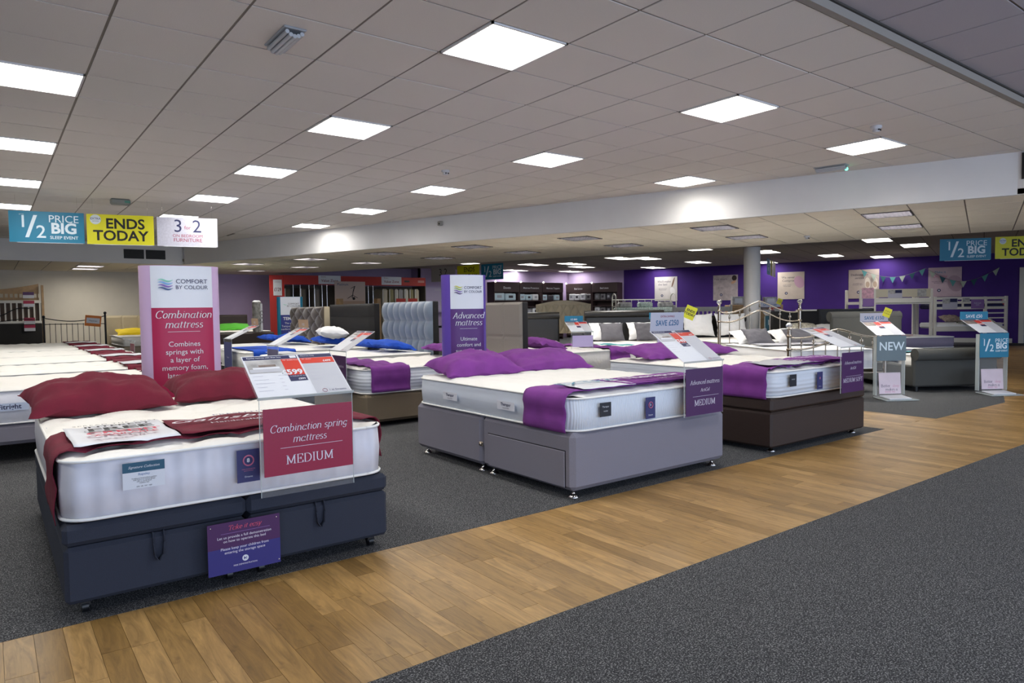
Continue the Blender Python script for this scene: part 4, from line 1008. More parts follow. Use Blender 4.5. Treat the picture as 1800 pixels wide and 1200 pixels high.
totem((1.17, 5.72, 0), rad(-4), .55, .3, 1.555, None, TOTM, PINKW, 'tall pink totem headed Combination mattress behind crimson display bed',
      [('COMFORT', .045, .062, 1.437, NAVY, {}), ('BY COLOUR', .0395, .062, 1.393, NAVY, {})],
      [('Combination', .074, 0, 1.19, WHITE, dict(serif=.25)), ('mattress', .074, 0, 1.118, WHITE, dict(serif=.25)), ('Combines\nsprings with\na layer of\nmemory foam,\nlatex or gel', .053, 0, .857, WHITE, dict(line=1.1))], WV, .80, 1.065, .115, .1)
totem((3.76, 5.75, 0), rad(-14), .45, .26, 1.545, None, TOTP, M('totem_violet', '5b42a0', .35), 'tall purple totem headed Advanced mattress behind silver grey bed',
      [('COMFORT', .038, .05, 1.417, NAVY, {}), ('BY COLOUR', .0335, .05, 1.378, NAVY, {})],
      [('Advanced', .08, 0, 1.145, WHITE, dict(serif=.25)), ('mattress', .08, 0, 1.077, WHITE, dict(serif=.25)), ('Ultimate\ncomfort and\nsupport from\nadvanced\nfoam and gel', .050, 0, .805, WHITE, dict(line=1.15))], [M('wave_yellow', 'c8c832', .5), M('wave_lime', '8fae48', .5), WV[2], M('wave_plum', '50306e', .5)], .785, 1.02, .1, .09)
totem((5.38, 15.3, 0), rad(-10), .56, .2, 1.545, None, M('totem_royal', '27307e', .5), TEAL, 'blue and white totem between brown headboard and red display',
      [('COMFORT\nBY COLOUR', .05, .06, 1.36, INK, {})], [('TEMPUR', .09, 0, 1.06, WHITE, dict(bold=.003)), ('The unique\nTempur material\nconforms to your\nbody', .06, 0, .86, WHITE, dict(line=1.1))], WV[:1], .74, 0, .12, .08)

# ------------------------------------------------------------------ hanging signs
def hang(p, q, zt, h, m, label, texts, group, zc):
    p = Vector(p); q = Vector(q); w = (q-p).length; ang = math.atan2(q.y-p.y, q.x-p.x); c = (p+q)/2
    o = card('hanging_sign', None, w-.02, h, m, Matrix(), .004)
    o.location = (c.x, c.y, zt-h/2); o.rotation_euler = (rad(90), 0, ang); tag(o, label, 'sign', group)
    mb = MB()
    for x in (-w*.4, w*.4): mb.cyl((x, h/2, -.002), (x, h/2+zc-zt, -.002), .0015, CHROME, 6)
    mb.obj('wire', o); mb = MB(); mb.box((-w/2+.1, -h/2-.006, -.004), (w/2-.03, -h/2, .002), WHITE); mb.obj('edge_strip', o)
    for body, sz, x, y, tm, kw in texts: text(body, sz, x, y, tm, o, z=.001, **kw)
    return o
LP = M('sign_text_pale', 'd6e4ea', .5)
half = lambda s_=1: [('1', .24*s_, -.285*s_, .065*s_, LP, dict(bold=.002*s_)), ('/', .44*s_, -.19*s_, -.01*s_, LP, dict(bold=.003*s_, sx=1.2)), ('2', .25*s_, -.075*s_, -.075*s_, LP, dict(bold=.002*s_)), ('PRICE', .145*s_, .20*s_, .115*s_, LP, {}), ('BIG', .205*s_, .20*s_, -.02*s_, LP, dict(bold=.007*s_)), ('SLEEP EVENT', .060*s_, .20*s_, -.145*s_, LP, dict(bold=.001*s_)), ('UP TO', .02*s_, -.3*s_, .17*s_, LP, {})]
ends = [('ENDS', .205, .06, .08, INK, dict(bold=.005, spacing=1.0)), ('TODAY', .205, 0, -.095, INK, dict(bold=.005, spacing=1.0))]
three = [('3', .27, -.13, .08, NAVY, {}), ('for', .075, 0, .065, CRIM, {}), ('2', .27, .13, .08, NAVY, {}), ('ON BEDROOM', .062, 0, -.06, CRIM, dict(sx=1.0)), ('FURNITURE', .076, 0, -.125, CRIM, {}), ]
def badge(o, x, y, r):
    mb = MB(); mb.cyl((x, y, .0005), (x, y, .0015), r, M('badge_pale', 'cfd8da', .5), 24); b = mb.obj('round_badge', o); text('EXTRA', r*.6, x, y+r*.15, INDIGO, o, z=.002, bold=.0005); text('SAVINGS', r*.3, x, y-r*.35, INDIGO, o, z=.002)
g1 = 'signs hanging over the left aisle'
hang((.27, 11.94), (1.17, 11.75), 2.665, .435, TEAL, 'teal hanging sign 1/2 PRICE BIG over the crimson row', half(), g1, ZC)
o = hang((1.18, 11.745), (2.04, 11.53), 2.66, .435, YEL, 'yellow hanging sign ENDS TODAY over the crimson row', ends, g1, ZC); badge(o, -.32, .14, .07)
hang((2.06, 11.52), (2.89, 11.32), 2.655, .435, M('sign_silver', 'b9b8c4', .5, noise_amt=.08, noise_scale=40), 'silver hanging sign 3 for 2 on bedroom furniture', three, g1, ZC)
g2 = 'signs hanging at the right'
hang((15.42, 5.98), (16.0, 5.25), 2.515, .435, TEAL, 'teal hanging sign 1/2 PRICE BIG at the right, before purple wall', half(), g2, ZB)
o = hang((16.03, 5.21), (16.62, 4.45), 2.525, .435, YEL, 'yellow hanging sign ENDS TODAY cut off at the right', ends, g2, ZB); badge(o, -.34, .13, .06)
g3 = 'signs hanging beyond the purple totem'
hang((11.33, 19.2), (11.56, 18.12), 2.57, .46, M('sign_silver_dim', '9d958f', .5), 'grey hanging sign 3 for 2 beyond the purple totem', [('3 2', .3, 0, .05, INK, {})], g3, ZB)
hang((11.58, 18.06), (11.73, 17.05), 2.56, .46, YEL, 'yellow hanging sign ENDS TODAY beyond the purple totem', [('ENDS', .2, .05, .09, INK, dict(bold=.002)), ('TODAY', .2, .05, -.12, INK, dict(bold=.002))], g3, ZB)
hang((11.74, 16.99), (11.93, 16.12), 2.55, .46, TEAL, 'teal hanging sign 1/2 PRICE BIG beyond the purple totem', half(), g3, ZB)
g4 = 'signs hanging beside the column'
hang((16.33, 10.45), (17.03, 10.80), 2.47, .42, TEAL, 'teal hanging sign seen nearly edge-on beside the round column', [('1/2\nPRICE', .14, 0, 0, LP, {})], g4, ZB)
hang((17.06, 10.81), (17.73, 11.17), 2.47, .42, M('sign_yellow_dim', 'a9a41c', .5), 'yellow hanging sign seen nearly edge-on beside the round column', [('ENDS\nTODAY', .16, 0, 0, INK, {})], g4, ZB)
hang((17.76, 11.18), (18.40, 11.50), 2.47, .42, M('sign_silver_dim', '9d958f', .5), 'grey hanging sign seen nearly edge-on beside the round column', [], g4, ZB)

# ceiling devices
def emer(x, y, z, rz, label, led=False, s_=1):
    t = empty('emergency_light', (x, y, z), rz, label, 'light', 'emergency lights on the ceiling')
    mb = MB(); mb.box((-.19*s_, -.07*s_, -.014), (.19*s_, .07*s_, 0), M('fitting_grey', '9ea3a8', .5), None, .01); mb.obj('base_plate', t)
    mb = MB()
    for k in range(5): mb.cyl((-.17*s_, (-.045+.0225*k)*s_, -.03-.02*math.sin(PI*k/4)), (.17*s_, (-.045+.0225*k)*s_, -.03-.02*math.sin(PI*k/4)), .013*s_, M('prism_diffuser', 'b9bcc0', .15), 8)
    mb.obj('ribbed_diffuser', t)
    if led: mb = MB(); mb.ball((-.16*s_, -.05, -.05), .02, GREENL, 8); mb.obj('green_indicator', t)
emer(1.52, 4.28, ZC, rad(90), 'ribbed emergency light on near left of main ceiling')
emer(8.22, 4.4, ZC, rad(100), 'emergency light with green lamp beside the bulkhead, right', True)
t = empty('emergency_light', (1.6, 11.6, ZC), 0, 'small exit light with green glow above yellow ENDS TODAY sign', 'light', 'emergency lights on the ceiling')
mb = MB(); mb.box((-.12, -.05, -.09), (.14, .05, 0), M('fitting_dim', '7d7f78', .5), None, .02); mb.obj('housing', t)
mb = MB(); mb.box((.06, -.054, -.06), (.13, -.05, -.03), M('green_glow', '3f7f68', .4)); mb.obj('green_panel', t)
def sensor(x, y, z, label):
    t = empty('smoke_detector', (x, y, z), 0, label, 'detector', 'detectors on the ceiling')
    mb = MB(); mb.lathe([(.05, 0), (.052, -.02), (.03, -.03), (.028, -.045), (.035, -.05), (.02, -.058)][::-1], (0, 0, 0), M('sensor_white', 'c9c9cc', .5), 20); mb.obj('housing', t)
    mb = MB(); mb.box((-.022, -.04, -.05), (-.01, -.03, -.036), INK); mb.box((.01, -.04, -.05), (.022, -.03, -.036), INK); mb.obj('vents', t)
sensor(6.75, 3.18, ZC, 'white detector near right end of main ceiling')
sensor(4.47, 7.19, ZC, 'small white detector in middle of main ceiling')
sensor(*xy(12.9, 2.55), ZL, 'small detector on low ceiling right of the column')
t = empty('camera_unit', (6.55, 10.72, 2.78), 0, 'small grey security sensor on the bulkhead', 'camera'); mb = MB(); mb.box((-.05, -.05, -.06), (.02, .05, .02), M('sensor_grey', '8d8a84', .5), None, .01); mb.obj('body', t); mb = MB(); mb.ball((-.05, -.02, -.03), .015, INK, 8); mb.obj('lens', t)
mb = MB()
t = empty('air_vent', (3.08, 18.72, 2.64), 0, 'black double air grille on left bulkhead', 'vent')
for x in (-.45, .02):
    mb = MB(); mb.box((x, -.012, -.11), (x+.43, 0, .11), M('vent_black', '1b1a18', .6)); mb.obj('grille', t)
    mb = MB()
    for k in range(8): mb.box((x+.01, -.018, -.1+.027*k), (x+.42, -.012, -.094+.027*k), M('vent_slat', '2b2926', .6))
    mb.obj('louvre', t)
t = empty('air_vent', (9.225, 2.62, 2.71), rad(-90), 'dark air grille on bulkhead at right edge', 'vent')
mb = MB(); mb.box((-.13, -.012, -.13), (.3, 0, .16), M('vent_black', '1b1a18', .6)); mb.obj('grille', t)

# ------------------------------------------------------------------ right-hand group of bed frames, turned to face the walkway
WA = rad(-28)
def tube_bed(foot_c, ang, w, l, label):
    t = empty('metal_bed_frame', (foot_c[0], foot_c[1], 0), ang, label, 'bed frame'); a = w/2
    def end(y, hp, lo, tag_, nsp):
        for x in (-a, a):
            mb = MB(); mb.cyl((x, y, 0), (x, y, hp-.09), .026, NICKEL, 14)
            for zz in (.16, hp-.33, hp-.15): mb.ball((x, y, zz), .036, NICKEL, 12, .7)
            mb.lathe([(.03, 0), (.014, .015), (.03, .03), (.012, .05)], (x, y, hp-.10), NICKEL, 12); mb.obj('post', t)
            mb = MB(); mb.ball((x, y, hp-.01), .042, CRYSTAL, 12); mb.obj('crystal_finial', t)
        for zo, nm in ((-.17, 'top_rail'), (-.32, 'lower_rail')):
            mb = MB(); pts = [(-a+w*i/28, y, hp+zo+lo*(.5-.5*math.cos(2*PI*i/28))-.35*lo*abs(math.sin(2*PI*i/28))) for i in range(29)]
            mb.tube(pts, .013, NICKEL, 8); mb.obj(nm, t)
        for k in range(1, nsp+1):
            f = k/(nsp+1); x = -a+w*f; zt = hp-.17+lo*(.5-.5*math.cos(2*PI*f))-.35*lo*abs(math.sin(2*PI*f))
            mb = MB(); mb.cyl((x, y, .28), (x, y, zt), .008, NICKEL, 8); mb.obj('spindle', t)
            mb = MB(); mb.ball((x, y, zt-.075), .022, CRYSTAL, 8, 1.3); mb.obj('crystal_bead', t)
        mb = MB(); mb.cyl((-a, y, .28), (a, y, .28), .012, NICKEL, 8); mb.obj('cross_bar', t)
    end(0, .95, .10, 'foot', 7); end(l, 1.29, .17, 'head', 7)
    mb = MB()
    for x in (-a+.02, a-.02): mb.box((x-.015, 0, .27), (x+.015, l, .31), NICKEL)
    mb.obj('side_rail', t)
    return t
KC = (9.14, 4.78)
tube_bed(KC, WA, 1.42, 2.05, 'nickel bed frame with crystal finials and curved rails, behind dark brown bed')
KO = loc_of((KC[0], KC[1], 0), WA, -.66, .06)
mattress((KO[0], KO[1], 0), WA, 1.32, 1.92, .33, .60, 'white mattress inside the nickel bed frame with crystal finials', 'plain', WHITEC, WHITEC, r=.1, hi=False)
q = loc_of(KO, WA, .35, 1.70, .68); pillow(q, WA, .6, .42, .2, WHITEC, 'white pillow left in the nickel bed frame, below curved headboard', tilt=rad(25), seed=71)
q = loc_of(KO, WA, 1.02, 1.70, .68); pillow(q, WA, .6, .42, .2, WHITEC, 'white pillow right in the nickel bed frame, below curved headboard', tilt=rad(25), seed=72)
q = loc_of(KO, WA, .30, 1.40, .71); pillow(q, WA, .44, .36, .12, GREYC, 'charcoal cushion leaning left in the nickel bed frame', tilt=rad(40), seed=73, name='cushion', cat='cushion', flat=.8)
q = loc_of(KO, WA, .98, 1.38, .70); pillow(q, WA, .46, .36, .12, GREYC, 'charcoal cushion leaning right in the nickel bed frame', tilt=rad(38), seed=74, name='cushion', cat='cushion', flat=.8)
sheet((KO[0], KO[1], 0), WA, .05, 1.2, .75, 1.15, .60, M('quilt_grey', 'a9a9b2', .8), 'grey folded blanket across mattress in the nickel bed frame', name='blanket', cat='blanket', style='plain', lift=.006)

def floor_stand(loc, rz, face, fm, label, zt=.80, w=.40, price='£399', topper=None, yel=False, tall=True):
    t = empty('price_stand', loc, rz, label, 'price sign', 'price stands on the floor'); a = w/2
    mb = MB(); mb.box((-a, .02, .02), (a, .025, zt), ACRYL); mb.obj('acrylic_upright', t)
    mb = MB()
    for x in (-a, a-.008): mb.box((x, .0, .05), (x+.008, .06, zt), ACRYLE)
    mb.obj('acrylic_edge', t)
    mb = MB(); vs = [(-a, .05, .02), (a, .05, .02), (a+.02, -.24, .005), (-a-.02, -.24, .005), (-a, .05, .03), (a, .05, .03), (a+.02, -.24, .014), (-a-.02, -.24, .014)]
    mb.add(vs, [(0, 3, 2, 1), (4, 5, 6, 7), (0, 1, 5, 4), (1, 2, 6, 5), (2, 3, 7, 6), (3, 0, 4, 7)], ACRYLE); mb.obj('base_tray', t)
    c = card('leaflet', t, w-.1, .27, PALEPK, facing((0, .012, .20), 0, rad(4)))
    text('Better', .052, -.06, -.035, M('ink_slate', '3a3350', .5), c, z=.001, serif=0); text('sleep', .045, .08, -.035, M('ink_rose2', 'c98aa6', .5), c, z=.001, serif=0)
    text('makes a', .05, .02, -.08, M('ink_slate', '3a3350', .5), c, z=.001, serif=0); text('better day', .034, 0, -.108, M('ink_rose2', 'c98aa6', .5), c, z=.001)
    c = card('loose_leaflets', t, w-.1, .2, WHITE, Matrix.Translation((0, -.10, .04)) @ Matrix.Rotation(rad(6), 4, 'X'), .012)
    h = .32
    c = card('offer_card', t, w, h, fm, facing((0, -.012, zt-h/2+.01)))
    for body, sz, x, y, m, kw in face: text(body, sz, x, y, m, c, z=.0015, **kw)
    d, rise = .33, .17; ln = math.hypot(d, rise)
    M4 = Matrix.Translation((0, d/2, zt+.02+rise/2)) @ Matrix.Rotation(math.atan2(rise, d), 4, 'X')
    price_board(t, w, ln, M4, price=price, detail=False, photo=PHOTO2)
    if topper:
        body, pm, tm = topper; c2 = card('offer_topper', t, w, .11, pm, facing((0, d+.01, zt+.02+rise+.05)))
        text(body, .062, 0, -.01, tm, c2, z=.001, bold=.0012)
    if yel:
        c3 = card('yellow_flag', t, .1, .12, YEL, facing((a-.02, d+.0, zt+rise+.13), rad(-8)) @ Matrix.Rotation(rad(-22), 4, 'Z')); text('ENDS\nTODAY', .03, 0, 0, INK, c3, z=.001)
    return t
NEWF = [('NEW', .15, 0, .02, LP, dict(bold=.002))]
HALF = half(.52)
floor_stand((9.17, 4.10, 0), rad(-30), NEWF, SLATE, 'clear floor stand with grey NEW card and SAVE £150 topper', price='£349', topper=('SAVE £150', GREYP, M('ink_petrol', '2a5f88', .5)), yel=True, w=.40)
floor_stand((10.62, 3.44, 0), rad(-30), HALF, TEAL, 'clear floor stand with teal 1/2 PRICE BIG card at sleigh bed', price='£349', topper=('SAVE £50', TEAL, WHITE), w=.42)
floor_stand((12.75, 7.95, 0), rad(-37), NEWF, M('sign_slate_blue', '3f6f86', .5), 'clear floor stand with blue NEW card seen through nickel headboard', zt=1.0, w=.44, price='£499', topper=('SAVE £100', GREYP, M('ink_petrol', '2a5f88', .5)), yel=True)

# sleigh bed
def sleigh(loc, rz, w, l, label):
    t = empty('sleigh_bed', loc, rz, label, 'bed frame')
    def end(y, h, sgn, nm):
        mb = MB(); P = []
        prof = [(0, .07), (.0, h*.62), (-.02*sgn, h*.8), (-.0*sgn, h*.9)]
        # board
        mb.box((0, y-.04, .07), (w, y+.04, h-.09), SLEIGHB, None, .02)
        mb.obj(nm, t)
        mb = MB(); N = 18; r = .085; vs = []
        for x in (0, w): vs += [(x, y-.045*sgn+r*math.cos(2*PI*i/N), h-.085+r*math.sin(2*PI*i/N)) for i in range(N)]
        mb.add(vs, [(i, (i+1) % N, N+(i+1) % N, N+i) for i in range(N)], SLEIGHB, True); mb.add(vs, [tuple(reversed(range(N))), tuple(range(N, 2*N))], SLEIGHB); mb.obj('scroll_roll', t)
    end(.05, .60, 1, 'footboard'); end(l-.05, 1.10, -1, 'headboard_panel')
    for x in (0, w-.06): mb = MB(); mb.box((x, .05, .07), (x+.06, l-.05, .36), SLEIGHB, None, .015); mb.obj('side_rail', t)
    for x in (.08, w-.08):
        for y in (.08, l-.08): mb = MB(); mb.cyl((x, y, 0), (x, y, .08), .03, BLKPL, 10); mb.obj('foot', t)
    return t
SO = (10.10, 4.20, 0)
sleigh(SO, rad(-31), 1.25, 2.1, 'dark grey tweed sleigh bed with rolled footboard, right of walkway carpet')
q = loc_of(SO, rad(-31), .07, .12); mattress((q[0], q[1], 0), rad(-31), 1.11, 1.85, .25, .50, 'cream mattress with slate throw inside the grey sleigh bed', 'plain', CREAM, CREAM, r=.1, hi=False)
cloth_strip((q[0], q[1], 0), rad(-31), 1.11, .30, .85, .50, SLATEC, 'slate throw with teal edge on the sleigh bed mattress', (.12, .12), name='throw', cat='throw', style='plain')
cloth_strip((q[0], q[1], 0), rad(-31), 1.11, .22, .30, .502, TEALC, 'narrow teal band beside slate throw on sleigh bed', (.05, .05), name='throw', cat='throw', style='plain')
# bed behind the sleigh bed: grey divan with a buttoned headboard
DO = loc_of((13.0, 6.0, 0), WA, 0, 0)
divan((13.0, 5.9, 0), WA, 1.45, 2.0, .06, .40, M('mauve_grey_fabric', '575062', .85), 'mauve grey divan base behind the sleigh bed', 'none')
mattress((13.0, 5.9, 0), WA, 1.45, 2.0, .405, .60, 'mauve sided mattress with white top behind the sleigh bed', 'plain', M('mauve_knit', '7a7386', .8), WHITEC, r=.1, hi=False)
q = loc_of((13.0, 5.9, 0), WA, .55, 1.35, .72); pillow(q, WA, .6, .42, .16, WHITEC, 'white pillow on mattress behind the sleigh bed', tilt=rad(40), seed=81)
q = loc_of((13.0, 5.9, 0), WA, .75, 1.12, .73); pillow(q, WA, .5, .42, .14, SLATEC, 'slate cushion leaning on white pillow behind sleigh bed', tilt=rad(45), seed=82, name='cushion', cat='cushion', flat=.8)
q = loc_of((13.0, 5.9, 0), WA, .08, 2.18); headboard((q[0], q[1], 0), WA, 1.3, .3, 1.13, .08, M('grey_buttoned', '4c4b4a', .85), 'dark grey rounded headboard with two rows of buttons behind sleigh bed', 'buttons', None, 4, 6)
tq = loc_of((13.0, 5.9, 0), WA, .6, .3, .632)
o = empty('red_offer_card', tq, WA, 'small red price card lying on mattress behind sleigh bed', 'sign'); mb = MB(); mb.box((-.12, -.09, 0), (.12, .09, .006), RED); mb.obj('card_sheet', o); mb = MB(); mb.box((-.11, -.08, .006), (.11, 0, .008), WHITE); mb.obj('price_patch', o)
# two black leather beds
def leather_bed(loc, rz, w, l, hh, label, lab2, pil=True, k=0):
    t = empty('leather_bed', loc, rz, label, 'bed frame', 'black leather beds')
    mb = MB(); mb.box((0, l-.1, .1), (w, l, hh-.06), BLKLEA, None, .03); mb.obj('headboard_panel', t)
    mb = MB(); mb.cyl((0, l-.07, hh-.07), (w, l-.07, hh-.07), .07, BLKLEA, 16); mb.obj('top_roll', t)
    mb = MB(); mb.box((0, 0, .08), (w, .08, .52), BLKLEA, None, .03); mb.obj('footboard', t)
    for x in (0, w-.07): mb = MB(); mb.box((x, .08, .1), (x+.07, l-.1, .42), BLKLEA, None, .02); mb.obj('side_rail', t)
    for x in (.08, w-.08):
        for y in (.05, l-.05): mb = MB(); mb.cyl((x, y, 0), (x, y, .11), .03, BLKPL, 10); mb.obj('foot', t)
    q = loc_of(loc, rz, .08, .1); mattress((q[0], q[1], 0), rz, w-.16, l-.22, .3, .58, lab2, 'plain', CREAM, CREAM, r=.1, hi=False)
    return t
LA = rad(-36)
LB = (7.80, 7.95, 0)
leather_bed(LB, LA, 1.5, 2.1, 1.16, 'large black leather bed with rolled headboard, centre, grey cushions on it', 'cream mattress in black leather bed with grey cushions')
for i, (x, y, m, nm, lb, w_) in enumerate([(.35, 1.72, WHITEC, 'pillow', 'white pillow left against large black leather headboard', .6), (1.05, 1.72, WHITEC, 'pillow', 'white pillow right against large black leather headboard', .6),
        (.42, 1.45, GREYC, 'cushion', 'grey cushion left on black leather bed, behind lilac card', .44), (1.05, 1.45, GREYC, 'cushion', 'grey cushion right on black leather bed, tilted up', .42)]):
    q = loc_of(LB, LA, x, y, .72 if m is WHITEC else .74); pillow(q, LA, w_, .42, .15, m, lb, tilt=rad(48), seed=90+i, name=nm, cat=nm, flat=.9)
leather_bed((6.55, 9.6, 0), LA, 1.55, 2.05, 1.14, 'black leather bed right of pale grey headboard, headboard mostly plain', 'cream mattress in black leather bed right of pale grey headboard')
# bed with white pillows and black headboard behind nickel frame
JB = (9.85, 7.55, 0)
q = (10.25, 7.25, 0)
leather_bed((10.05, 7.35, 0), WA, 1.55, 2.1, 1.03, 'wide black bed with upright white pillows behind the nickel headboard', 'white mattress in wide black bed with upright white pillows')
for i, x in enumerate((.42, 1.12)):
    q = loc_of((10.05, 7.35, 0), WA, x, 1.78, .80); pillow(q, WA, .66, .48, .17, WHITEC, 'upright white pillow %s on wide black bed behind nickel post' % ('left' if i == 0 else 'right'), tilt=rad(72), seed=101+i, flat=.9)
# dark headboard and patterned cushions farther right
headboard((12.35, 7.80, 0), WA, 1.02, .2, 1.10, .1, DARKB, 'long charcoal headboard right of blue NEW stand', 'plain', None, 2, 4)
mattress((11.72, 6.62, 0), WA, 1.3, 1.2, .3, .56, 'white mattress before long charcoal headboard', 'plain', WHITEC, WHITEC, r=.1, hi=False)
q = (12.45, 7.15, .66); pillow(q, WA, .6, .4, .2, BEDLIN, 'taupe patterned pillow before long charcoal headboard', tilt=rad(35), seed=111)
q = (12.95, 6.9, .66); pillow(q, WA, .55, .4, .2, WHITEC, 'white pillow before long charcoal headboard', tilt=rad(30), seed=112)

# white slatted headboard, cabinets near the purple wall
t = empty('slatted_headboard', (13.45, 11.15, 0), rad(-37), 'white wooden headboard with upright slats before purple wall', 'headboard')
for x in (0, 1.4): mb = MB(); mb.box((x-.03, -.03, 0), (x+.03, .03, 1.26), WHITEW, None, .006); mb.obj('post', t)
mb = MB(); mb.box((0, -.02, 1.10), (1.4, .02, 1.21), WHITEW, None, .006); mb.obj('top_rail', t)
mb = MB(); mb.box((0, -.02, .55), (1.4, .02, .62), WHITEW); mb.obj('bottom_rail', t)
for k in range(13): mb = MB(); x = .07+k*.105; mb.box((x, -.01, .62), (x+.035, .01, 1.10), WHITEW); mb.obj('slat', t)
o = pillow((13.85, 10.6, .8), rad(-37), .6, .4, .18, M('pink_pattern', 'b79aa8', .8, noise_amt=.4, noise_scale=25), 'pink patterned pillow behind slats of white headboard', tilt=rad(60), seed=120)
# chest of boxed goods behind
t = empty('sideboard', (15.6, 10.95, 0), rad(-37), 'pale oak sideboard left of the round column', 'cabinet')
mb = MB(); mb.box((-.1, 0, .0), (1.3, .45, 1.25), WOODL, None, .01); mb.obj('body', t)
for k in range(3): mb = MB(); mb.box((-.07, -.015, .16+.36*k), (1.27, 0, .46+.36*k), WOODL, None, .006); dr = mb.obj('drawer', t); mb = MB(); mb.ball((.6, -.03, .31+.36*k), .02, NICKEL, 8); mb.obj('knob', dr)
for k, (x, h, m) in enumerate([(.15, .22, PHOTO1), (.6, .25, SLATEC), (1.0, .2, PHOTO1)]):
    t2 = empty('display_box', loc_of((15.6, 10.95, 1.25), rad(-37), x, .15), rad(-37), 'small display box %s on pale oak sideboard' % ('left', 'centre', 'right')[k], 'box')
    mb = MB(); mb.box((-.16, -.08, 0), (.16, .08, h), m, None, .008); mb.obj('carton', t2); mb = MB(); mb.box((-.1, -.084, h*.2), (.1, -.08, h*.8), WHITE); mb.obj('sticker', t2)
t = empty('console_table', (17.87, 10.32, 0), rad(-37), 'white topped display table right of the column', 'table')
mb = MB(); mb.box((-.1, -.2, 1.06), (1.35, .25, 1.10), WHITEW); mb.obj('top', t)
for x in (-.08, .35, .85, 1.28): mb = MB(); mb.box((x, -.18, 0), (x+.05, .2, 1.06), WHITEW); mb.obj('leg', t)
for k, (x, w_, m) in enumerate(((-.03, .38, DKBRN), (.4, .45, M('lilac_box', '9d86c0', .6)), (.9, .38, BEIGEF))):
    mb = MB(); mb.box((x, -.15, .3), (x+w_, .2, 1.02), m); mb.obj('panel', t)

# headboard with curved tufted top far centre
t = headboard((10.75, 13.2, 0), rad(-37), 1.35, .6, 1.32, .1, BEIGEF, 'beige buttoned headboard with curved top, below bedding shelves', 'buttons', None, 4, 14)
mb = MB(); N = 20; w = 1.35
vs = []
for y in (-.03, .1): vs += [(w*i/N, y, 1.31+.10*math.sin(PI*i/N)) for i in range(N+1)]+[(w*i/N, y, 1.29) for i in range(N+1)]
n = N+1; fs = [(i, i+1, n+i+1, n+i) for i in range(N)]+[(2*n+i, 3*n+i, 3*n+i+1, 2*n+i+1) for i in range(N)]+[(i, 2*n+i, 2*n+i+1, i+1) for i in range(N)]
mb.add(vs, [tuple(reversed(f)) for f in fs], BEIGEF); mb.obj('curved_top', t)

# cabin bed and bunk beds by the purple wall
def posts(t, pts, h, m=WHITEW, r=.035):
    for x, y in pts: mb = MB(); mb.box((x-r, y-r, 0), (x+r, y+r, h), m, None, .006); mb.obj('post', t)
BA = rad(-40)
t = empty('high_sleeper', (20.16, 9.87, 0), BA, 'white high sleeper bed with ladder, left of the bunk bed', 'bunk bed')
posts(t, [(.0, 0), (.38, 0), (1.98, 0), (0, .95), (1.98, .95)], 1.66)
mb = MB(); mb.box((.38, -.03, 1.42), (2.0, .0, 1.66), M('cream_panel', 'c8bfa8', .6), None, .006); mb.obj('guard_panel', t)
mb = MB(); mb.box((.0, -.03, 1.26), (2.0, .02, 1.40), WHITEW, None, .006); mb.obj('bed_rail', t)
mb = MB(); mb.box((0, 0, 1.22), (1.98, .95, 1.30), WHITEW); mb.obj('bed_deck', t)
for z in (.35, .62, .89, 1.12): mb = MB(); mb.box((.03, -.02, z), (.35, .02, z+.04), WHITEW); mb.obj('rung', t)
c = card('info_card', t, .4, .24, M('card_info', 'b9b6c4', .5), facing((.95, -.035, 1.52)), .003, [(-.19, 0, .0, .11, PHOTO1), (.0, .02, .19, .11, NAVY)])
c = card('info_card', t, .25, .2, PHOTO1, facing((1.7, -.035, 1.54)), .003)
c = card('pink_card', t, .34, .3, M('card_pink', 'd6a6b4', .5, noise_amt=.3, noise_scale=12), facing((.18, -.04, 1.55)), .003); c = card('lilac_card', t, .32, .22, M('card_lilac', '8c6aa8', .5), facing((.2, -.045, 1.28)), .003)
t = empty('bunk_bed', (21.74, 8.52, 0), BA, 'white slatted bunk bed with ladder at right of purple wall', 'bunk bed')
posts(t, [(0, 0), (1.98, 0), (0, .95), (1.98, .95)], 1.42); posts(t, [(1.42, -.0)], 1.40, WHITEW, .025)
for z in (1.33, 1.21, 1.05): mb = MB(); mb.box((0, -.02, z), (1.98, .015, z+.075), WHITEW, None, .005); mb.obj('guard_rail', t)
mb = MB(); mb.box((.0, -.02, .42), (1.98, .02, .56), WHITEW, None, .005); mb.obj('bed_rail', t)
for z in (.62, .78, .92): mb = MB(); mb.box((1.42, -.02, z), (1.97, .02, z+.035), WHITEW); mb.obj('rung', t)
for x in (.35, .75, 1.12): mb = MB(); mb.box((x, -.015, 1.05), (x+.05, .01, 1.38), WHITEW); mb.obj('guard_slat', t)
mb = MB(); mb.box((.04, .03, 1.06), (1.94, .92, 1.22), M('bunk_bedding_blue', '2a2a55', .8), None, .04); mb.obj('upper_mattress', t)
mb = MB(); mb.box((.04, .03, .5), (1.94, .92, .66), WHITEC, None, .04); mb.obj('lower_mattress', t)
c = card('info_card', t, .42, .3, M('card_info', 'b9b6c4', .5), facing((.4, -.035, 1.22)), .003, [(-.2, 0, .0, .14, PHOTO1), (.0, .04, .2, .14, NAVY)])
c = card('info_card', t, .2, .12, PHOTO1, facing((.85, -.035, 1.32)), .003)
c = card('lilac_card', t, .36, .26, M('card_lilac', '8c6aa8', .5), facing((1.17, -.035, 1.2)), .003); text('Kids beds\nhere', .05, 0, 0, LP, c, z=.001)
pt_ = [((21.45, 8.0, .78), 'striped black and white cushion in lower bunk', PHOTO2), ((21.75, 7.8, .73), 'leaf patterned pillow in lower bunk, left', BEDLIN), ((22.15, 7.45, .73), 'leaf patterned pillow in lower bunk, middle', BEDLIN), ((22.35, 7.85, .72), 'leaf patterned pillow in lower bunk, right', BEDLIN)]
